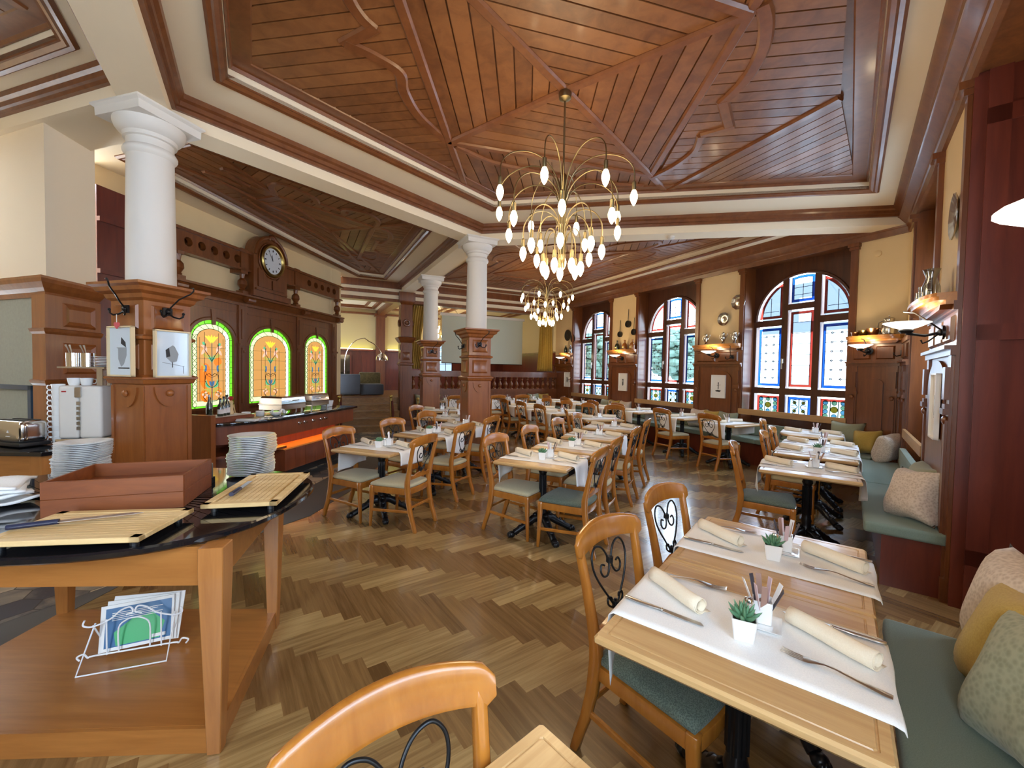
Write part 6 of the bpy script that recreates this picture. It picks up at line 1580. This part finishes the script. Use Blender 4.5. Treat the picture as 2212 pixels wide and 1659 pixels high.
def wtray(z, lab, slots=False):
    t = thing('wooden_tray', lab, 'wooden tray', (0, 0, 0), 0, 'stacked walnut trays'); t.matrix_world = onI(-1.80, 1.98, -19.5, z)
    L, D, H = .50, .37, .075; b = MB()
    b.bb(-L / 2, L / 2, -D / 2, -D / 2 + .012, 0, H); b.bb(-L / 2, L / 2, D / 2 - .012, D / 2, 0, H); b.bb(-L / 2, -L / 2 + .012, -D / 2 + .012, D / 2 - .012, 0, H); b.bb(L / 2 - .012, L / 2, -D / 2 + .012, D / 2 - .012, 0, H); b.build('tray_sides', TRAYW, t, smooth=0, bevel=.0015, seg=1)
    b = MB(); b.bb(-L / 2 + .012, L / 2 - .012, -D / 2 + .012, D / 2 - .012, .004, .012); b.build('tray_floor', TRAYW, t, smooth=0)
wtray(IZ, 'lower wooden tray of the two stacked on the granite island'); wtray(IZ + .0755, 'upper wooden tray of the two stacked on the granite island')
b = MB(); b.lathe([(.06, 0), (.075, .004), (.122, .016), (.125, .019), (.120, .019), (.072, .008), (.003, .006)], 32); plate0 = b.build('dinner_plate', PORC, smooth=50)
first = True
for (sx, sy, n, lab, g) in ((-1.575, 2.50, 23, 'white plate in the tall stack behind the lengthwise bread board', 'plates in the right hand stack'), (-2.50, 2.40, 19, 'white plate in the stack by the white coffee dispenser', 'plates in the stack by the dispenser')):
    for k in range(n):
        o = plate0 if first else plate0.copy()
        if not first: C.objects.link(o)
        first = False; lean = .004 * math.sin(k * .5) + (.012 if k > n * .5 else 0)
        o.location = (sx + lean + random.uniform(-.003, .003), sy + random.uniform(-.003, .003), IZ + .0102 * k); o.rotation_euler.z = random.uniform(0, 6)
        q = 'topmost ' if k == n - 1 else ('lowest ' if k == 0 else '')
        tag(o, q + lab, 'plate', g)
t = thing('card_holder', 'small black and steel card holder standing behind the wooden trays', 'card holder', (0, 0, 0)); t.matrix_world = onI(-1.70, 2.30, -15)
b = MB(); b.bb(-.035, .035, -.02, .02, 0, .03); b.build('holder_base', BLACKPL, t, smooth=0); b = MB(); b.bb(-.03, .03, -.006, .006, .03, .11); b.build('holder_plate', STEEL, t, smooth=0)
for k in range(4):
    b = MB(); b.grid(lambda u, v: ((u - .5) * .26, (v - .5) * .2, .008 * math.sin(u * 7 + k * 1.7) + .006 * math.cos(v * 6 + k)), 12, 10); o = b.build('folded_cloth', LINEN, smooth=60, solid=.012); o.matrix_world = onI(-2.36, 1.88, 20 + 12 * k, IZ + .022 + .026 * k); tag(o, 'folded white cloth in the pile at the left end of the island', 'cloth', 'folded cloths on the island')
# brochures in a wire rack on the low shelf
t = thing('brochure_rack', 'white wire rack with scrolled feet on the low shelf of the island', 'rack', (0, 0, 0)); t.matrix_world = frame((-1.80, 1.96, .101), -20)
WIRE = plain('white_wire', (.82, .84, .88), .4)
b = MB(); w2 = .155
b.tube([(-w2, .02, .17), (-w2 - .01, -.11, .004), (w2 + .01, -.11, .004), (w2, .02, .17)], .004, 6)
b.tube([(x, .0, z) for x, z in smooth_pts([(-w2 - .03, .20), (-w2 - .035, .175), (-w2, .165), (-.09, .19), (-.05, .225), (-.015, .235), (-.005, .21), (-.03, .20)], 4)], .004, 6); b.tube([(-x, .0, z) for x, z in smooth_pts([(-w2 - .03, .20), (-w2 - .035, .175), (-w2, .165), (-.09, .19), (-.05, .225), (-.015, .235), (-.005, .21), (-.03, .20)], 4)], .004, 6)
b.tube([(x, -.0, z) for x, z in smooth_pts([(-.06, .03), (-.06, .14), (-.03, .175), (0, .182), (.03, .175), (.06, .14), (.06, .03)], 4)], .0035, 6)
for x in (-.105, .105): b.tube([(x, 0, .02), (x, 0, .19)], .0035, 6)
b.tube([(x, 0, z) for x, z in smooth_pts([(-w2 - .05, .012), (-w2 - .06, .03), (-w2 - .035, .04), (-w2 - .02, .02), (-w2, .025), (0, .025), (w2, .025), (w2 + .02, .02), (w2 + .035, .04), (w2 + .06, .03), (w2 + .05, .012)], 4)], .004, 6)
for sx in (-1, 1): b.tube([(sx * w2, .0, .17), (sx * (w2 - .02), .07, .02), (sx * (w2 - .02), .10, .16)], .004, 6)
b.build('wire_frame', WIRE, t)
for k in range(3):
    q = thing('brochure', ('front blue and green brochure facing out of the wire rack', 'white brochure behind the front one in the wire rack', 'rearmost pale brochure in the wire rack')[k], 'brochure', (0, 0, 0), 0, 'brochures in the wire rack'); q.matrix_world = frame((-1.80, 1.96, .101), -20) @ Matrix.Translation((.0 + .008 * k, .016 + .012 * k, .03)) @ Matrix.Rotation(R(-16), 4, 'X') @ Matrix.Rotation(R(3 * (k - 1)), 4, 'Y')
    b = MB(); b.bb(-.145, .145, 0, .006, 0, .205 + .008 * k); b.build('pages', PAPER, q, smooth=0)
    if k == 0:
        b = MB(); b.bb(-.125, .135, -.001, 0, .015, .19); b.build('cover', MENUB, q, smooth=0)
        b = MB(); b.plate([(-.08, .02), (.09, .02), (.11, .09), (.06, .14), (-.02, .13), (-.09, .08)], -.0018, -.001); b.build('cover_patch', MENUG, q, smooth=0)
        b = MB()
        for i in range(5): b.bb(-.10, .10 - .02 * (i % 3), -.0024, -.0018, .165 - .008 * i, .168 - .008 * i)
        b.bb(.06, .115, -.0024, -.0018, .025, .04); b.build('cover_lettering', PAPER, q, smooth=0)

# ------------------------------------------------------------------ second buffet at the far left with toaster and dispenser
t = thing('side_counter', 'wooden side counter with black stone top at the left edge, under the toaster', 'counter', (0, 0, 0))
cp = [(-3.40, 2.98), (-3.27, 3.22), (-3.36, 3.62), (-3.9, 3.50), (-5.3, 3.95), (-5.5, 2.95)]
b = MB(); b.prism(cp, .82, .85); b.build('counter_top', GRANITE, t, smooth=0, bevel=.004)
b = MB(); b.prism([(x - .05 if x > -4 else x, y + .05 if y < 3.1 else y - .03) for x, y in cp], .08, .82); b.build('counter_body', OAKI, t, smooth=0)
b = MB(); b.prism([(-3.43, 3.01), (-3.52, 3.01), (-3.52, 3.08), (-3.40, 3.08)], 0, .82); b.build('corner_post', OAKIV, t, smooth=0)
SZ = .851
t = thing('toaster', 'long chrome toaster with two black knobs on the side counter', 'toaster', (-3.86, 3.24, SZ), 15)
b = MB(); b.box((0, 0, .115), (.36, .17, .17)); b.build('toaster_shell', CHROME, t, bevel=.045, seg=4, smooth=60)
b = MB(); b.box((0, 0, .02), (.37, .18, .028)); b.build('toaster_base', BLACKPL, t, bevel=.006)
b = MB(); b.bb(-.13, .15, -.05, -.02, .195, .203); b.bb(-.13, .15, .02, .05, .195, .203); b.build('bread_slots', DARK, t, smooth=0)
b = MB(); b.box((-.172, 0, .115), (.03, .16, .17)); b.build('control_panel', STEEL, t, bevel=.01)
for y in (-.045, .045): b = MB(Matrix.Translation((-.187, y, .075)) @ Matrix.Rotation(R(-90), 4, 'Y')); b.lathe([(.022, 0), (.02, .022), (.004, .024)], 14); b.build('toaster_knob', BLACKPL, t)
b = MB(); b.box((-.20, 0, .135), (.03, .05, .012)); b.build('toaster_lever', STEEL, t)
b = MB(); b.plate([(.03, .11), (.055, .11), (.0425, .13)], -.0875, -.086); b.bb(.02, .065, -.0875, -.086, .08, .084); b.build('toaster_mark', PAPER, t, smooth=0)
t = thing('coffee_dispenser', 'tall white coffee dispenser with chrome base beside the left pedestal', 'dispenser', (-3.47, 3.40, SZ), -14)
b = MB(); b.box((-.075, 0, .26), (.13, .22, .42)); b.build('left_tank', WHITE, t, bevel=.02, seg=3); b = MB(); b.box((.075, 0, .26), (.15, .24, .42)); b.build('right_tank', WHITE, t, bevel=.025, seg=3)
b = MB(); b.box((0, 0, .03), (.31, .25, .04)); b.build('dispenser_base', CHROME, t, bevel=.01); b = MB(); b.box((0, 0, .006), (.29, .23, .012)); b.build('foot_plate', BLACKPL, t)
b = MB()
for k in range(6): b.bb(-.012, .012, -.125, -.112, .12 + .04 * k, .145 + .04 * k)
b.bb(-.02, .02, -.13, -.11, .38, .46); b.build('tap_strip', STEEL, t, smooth=0); b = MB(); b.bb(-.115, -.085, -.1125, -.111, .42, .43); b.build('red_badge', REDP, t, smooth=0)
b = MB(); b.bb(.06, .10, -.02, .02, .47, .61); b.bb(-.15, .16, -.10, .10, .61, .622); b.bb(.13, .15, -.02, .02, .47, .61); b.build('top_stand', STEEL, t, smooth=0)
DM = frame((-3.47, 3.40, SZ), -14)
cup = MB(); cup.lathe([(.028, 0), (.034, .01), (.042, .06), (.039, .06), (.031, .012), (.003, .008)], 18); 
cup.tube([(.038, 0, .05), (.06, 0, .05), (.064, 0, .03), (.055, 0, .015), (.034, 0, .016)], .004, 6); cup0 = cup.build('coffee_cup', PORC)
for k in range(11):
    o = cup0 if k == 0 else cup0.copy()
    if k: C.objects.link(o)
    o.matrix_world = DM @ Matrix.Translation((-.195, -.02, .0 + .042 * k)) @ Matrix.Rotation(R(200), 4, 'Z'); tag(o, ('topmost ' if k == 10 else ('lowest ' if k == 0 else '')) + 'white coffee cup in the tower left of the white dispenser', 'cup', 'white cups in the tower')
for k in range(2):
    o = cup0.copy(); C.objects.link(o); o.matrix_world = DM @ Matrix.Translation((-.09 + .085 * k, -.02, .4705)) @ Matrix.Rotation(R(60), 4, 'Z'); tag(o, ('left', 'right')[k] + ' white cup standing on top of the coffee dispenser', 'cup', 'cups on the dispenser')
for k in range(2):
    t = thing('cutlery_pot', ('left', 'right')[k] + ' steel pot of spoons on the stand above the dispenser', 'pot', (0, 0, 0), 0, 'steel cutlery pots'); t.matrix_world = DM @ Matrix.Translation((-.09 + .095 * k, -.02, .623))
    b = MB(); b.lathe([(.045, 0), (.046, .11), (.043, .11), (.042, .006), (.003, .005)], 18); b.build('pot_body', CHROME, t)
    b = MB()
    for q in range(2): b.tube([(.0, .0, .02), (.02 * q - .045, .01, .14), (.025 * q - .06, .01, .175)], [.004, .004, .008], 6)
    b.build('spoons', STEEL, t)
for k in range(7):
    b = MB() if k == 0 else None
    if k == 0: b.lathe([(.03, 0), (.058, .006), (.056, .009), (.003, .004)], 18); sau0 = b.build('saucer', PORC); o = sau0
    else: o = sau0.copy(); C.objects.link(o)
    o.matrix_world = DM @ Matrix.Translation((.11, -.02, .623 + .0125 * k)); tag(o, 'white saucer in the small stack beside the steel cutlery pots', 'saucer', 'saucers on the stand')
t = thing('green_apple_bowl', 'dark bowl with a bright green lid at the left edge of the side counter', 'bowl', (-4.28, 3.45, SZ)); b = MB(); b.lathe([(.07, 0), (.10, .05), (.10, .07), (.01, .07)], 18); b.build('bowl', BLACKPL, t); b = MB(); b.ball((0, 0, .10), (.08, .08, .05), 14, 8); b.build('green_lid', GREENW, t)

# ------------------------------------------------------------------ outdoors seen through the leaded windows
b = MB(FW); b.bb(-30, 40, -60, -.5, -.5, -.4); o = b.build('outside_ground', SNOW, smooth=0); struct(o)
rr = random.Random(3)
for x, y, z0, hh, wd, lab in ((5.75, 14.3, 1.35, 3.1, 1.7, 'dark green tree crown outside the middle window'), (3.35, 15.2, 1.2, 3.1, 1.9, 'dark green tree crown outside the far window')):
    t = thing('garden_tree', lab, 'tree', (x, y, -.4), 0, 'trees outside the windows')
    b = MB()
    for k in range(520):
        a = rr.uniform(0, 2 * PI); q = rr.uniform(0, 1) ** .5 * wd / 2; z = rr.uniform(z0 + q * .3, hh - q * .5) + .4; q2 = rr.uniform(.10, .22)
        b.ball((q * math.cos(a), q * math.sin(a), z), (q2, q2, q2 * .8), 6, 4)
    b.build('crown', HEDGE, t, smooth=0)
    b = MB(); b.lathe([(.09, 0), (.07, z0 + .6)], 8); b.build('trunk', SOIL, t)
t = thing('neighbour_building', 'grey building with dark upper floor outside the leaded windows', 'building', (0, 0, 0)); t.matrix_world = FW @ Matrix.Translation((2.0, -24, 0))
b = MB(); b.bb(-16, 18, -6, 0, -.4, 4.6); b.build('lower_wall', SNOW, t, smooth=0)
b = MB(); b.bb(-16, 18, -6, .1, 4.6, 8.0); b.build('upper_wall', BLUEST, t, smooth=0)
FARW = plain('far_window', (.30, .33, .36), .2)
for i in range(10): b = MB(); b.bb(-15 + 3.2 * i, -13.4 + 3.2 * i, .1, .15, 5.3, 7.0); b.build('window', FARW, t, smooth=0)
# unused prototype safety: every prototype above has been placed
print('objects', len(bpy.data.objects))
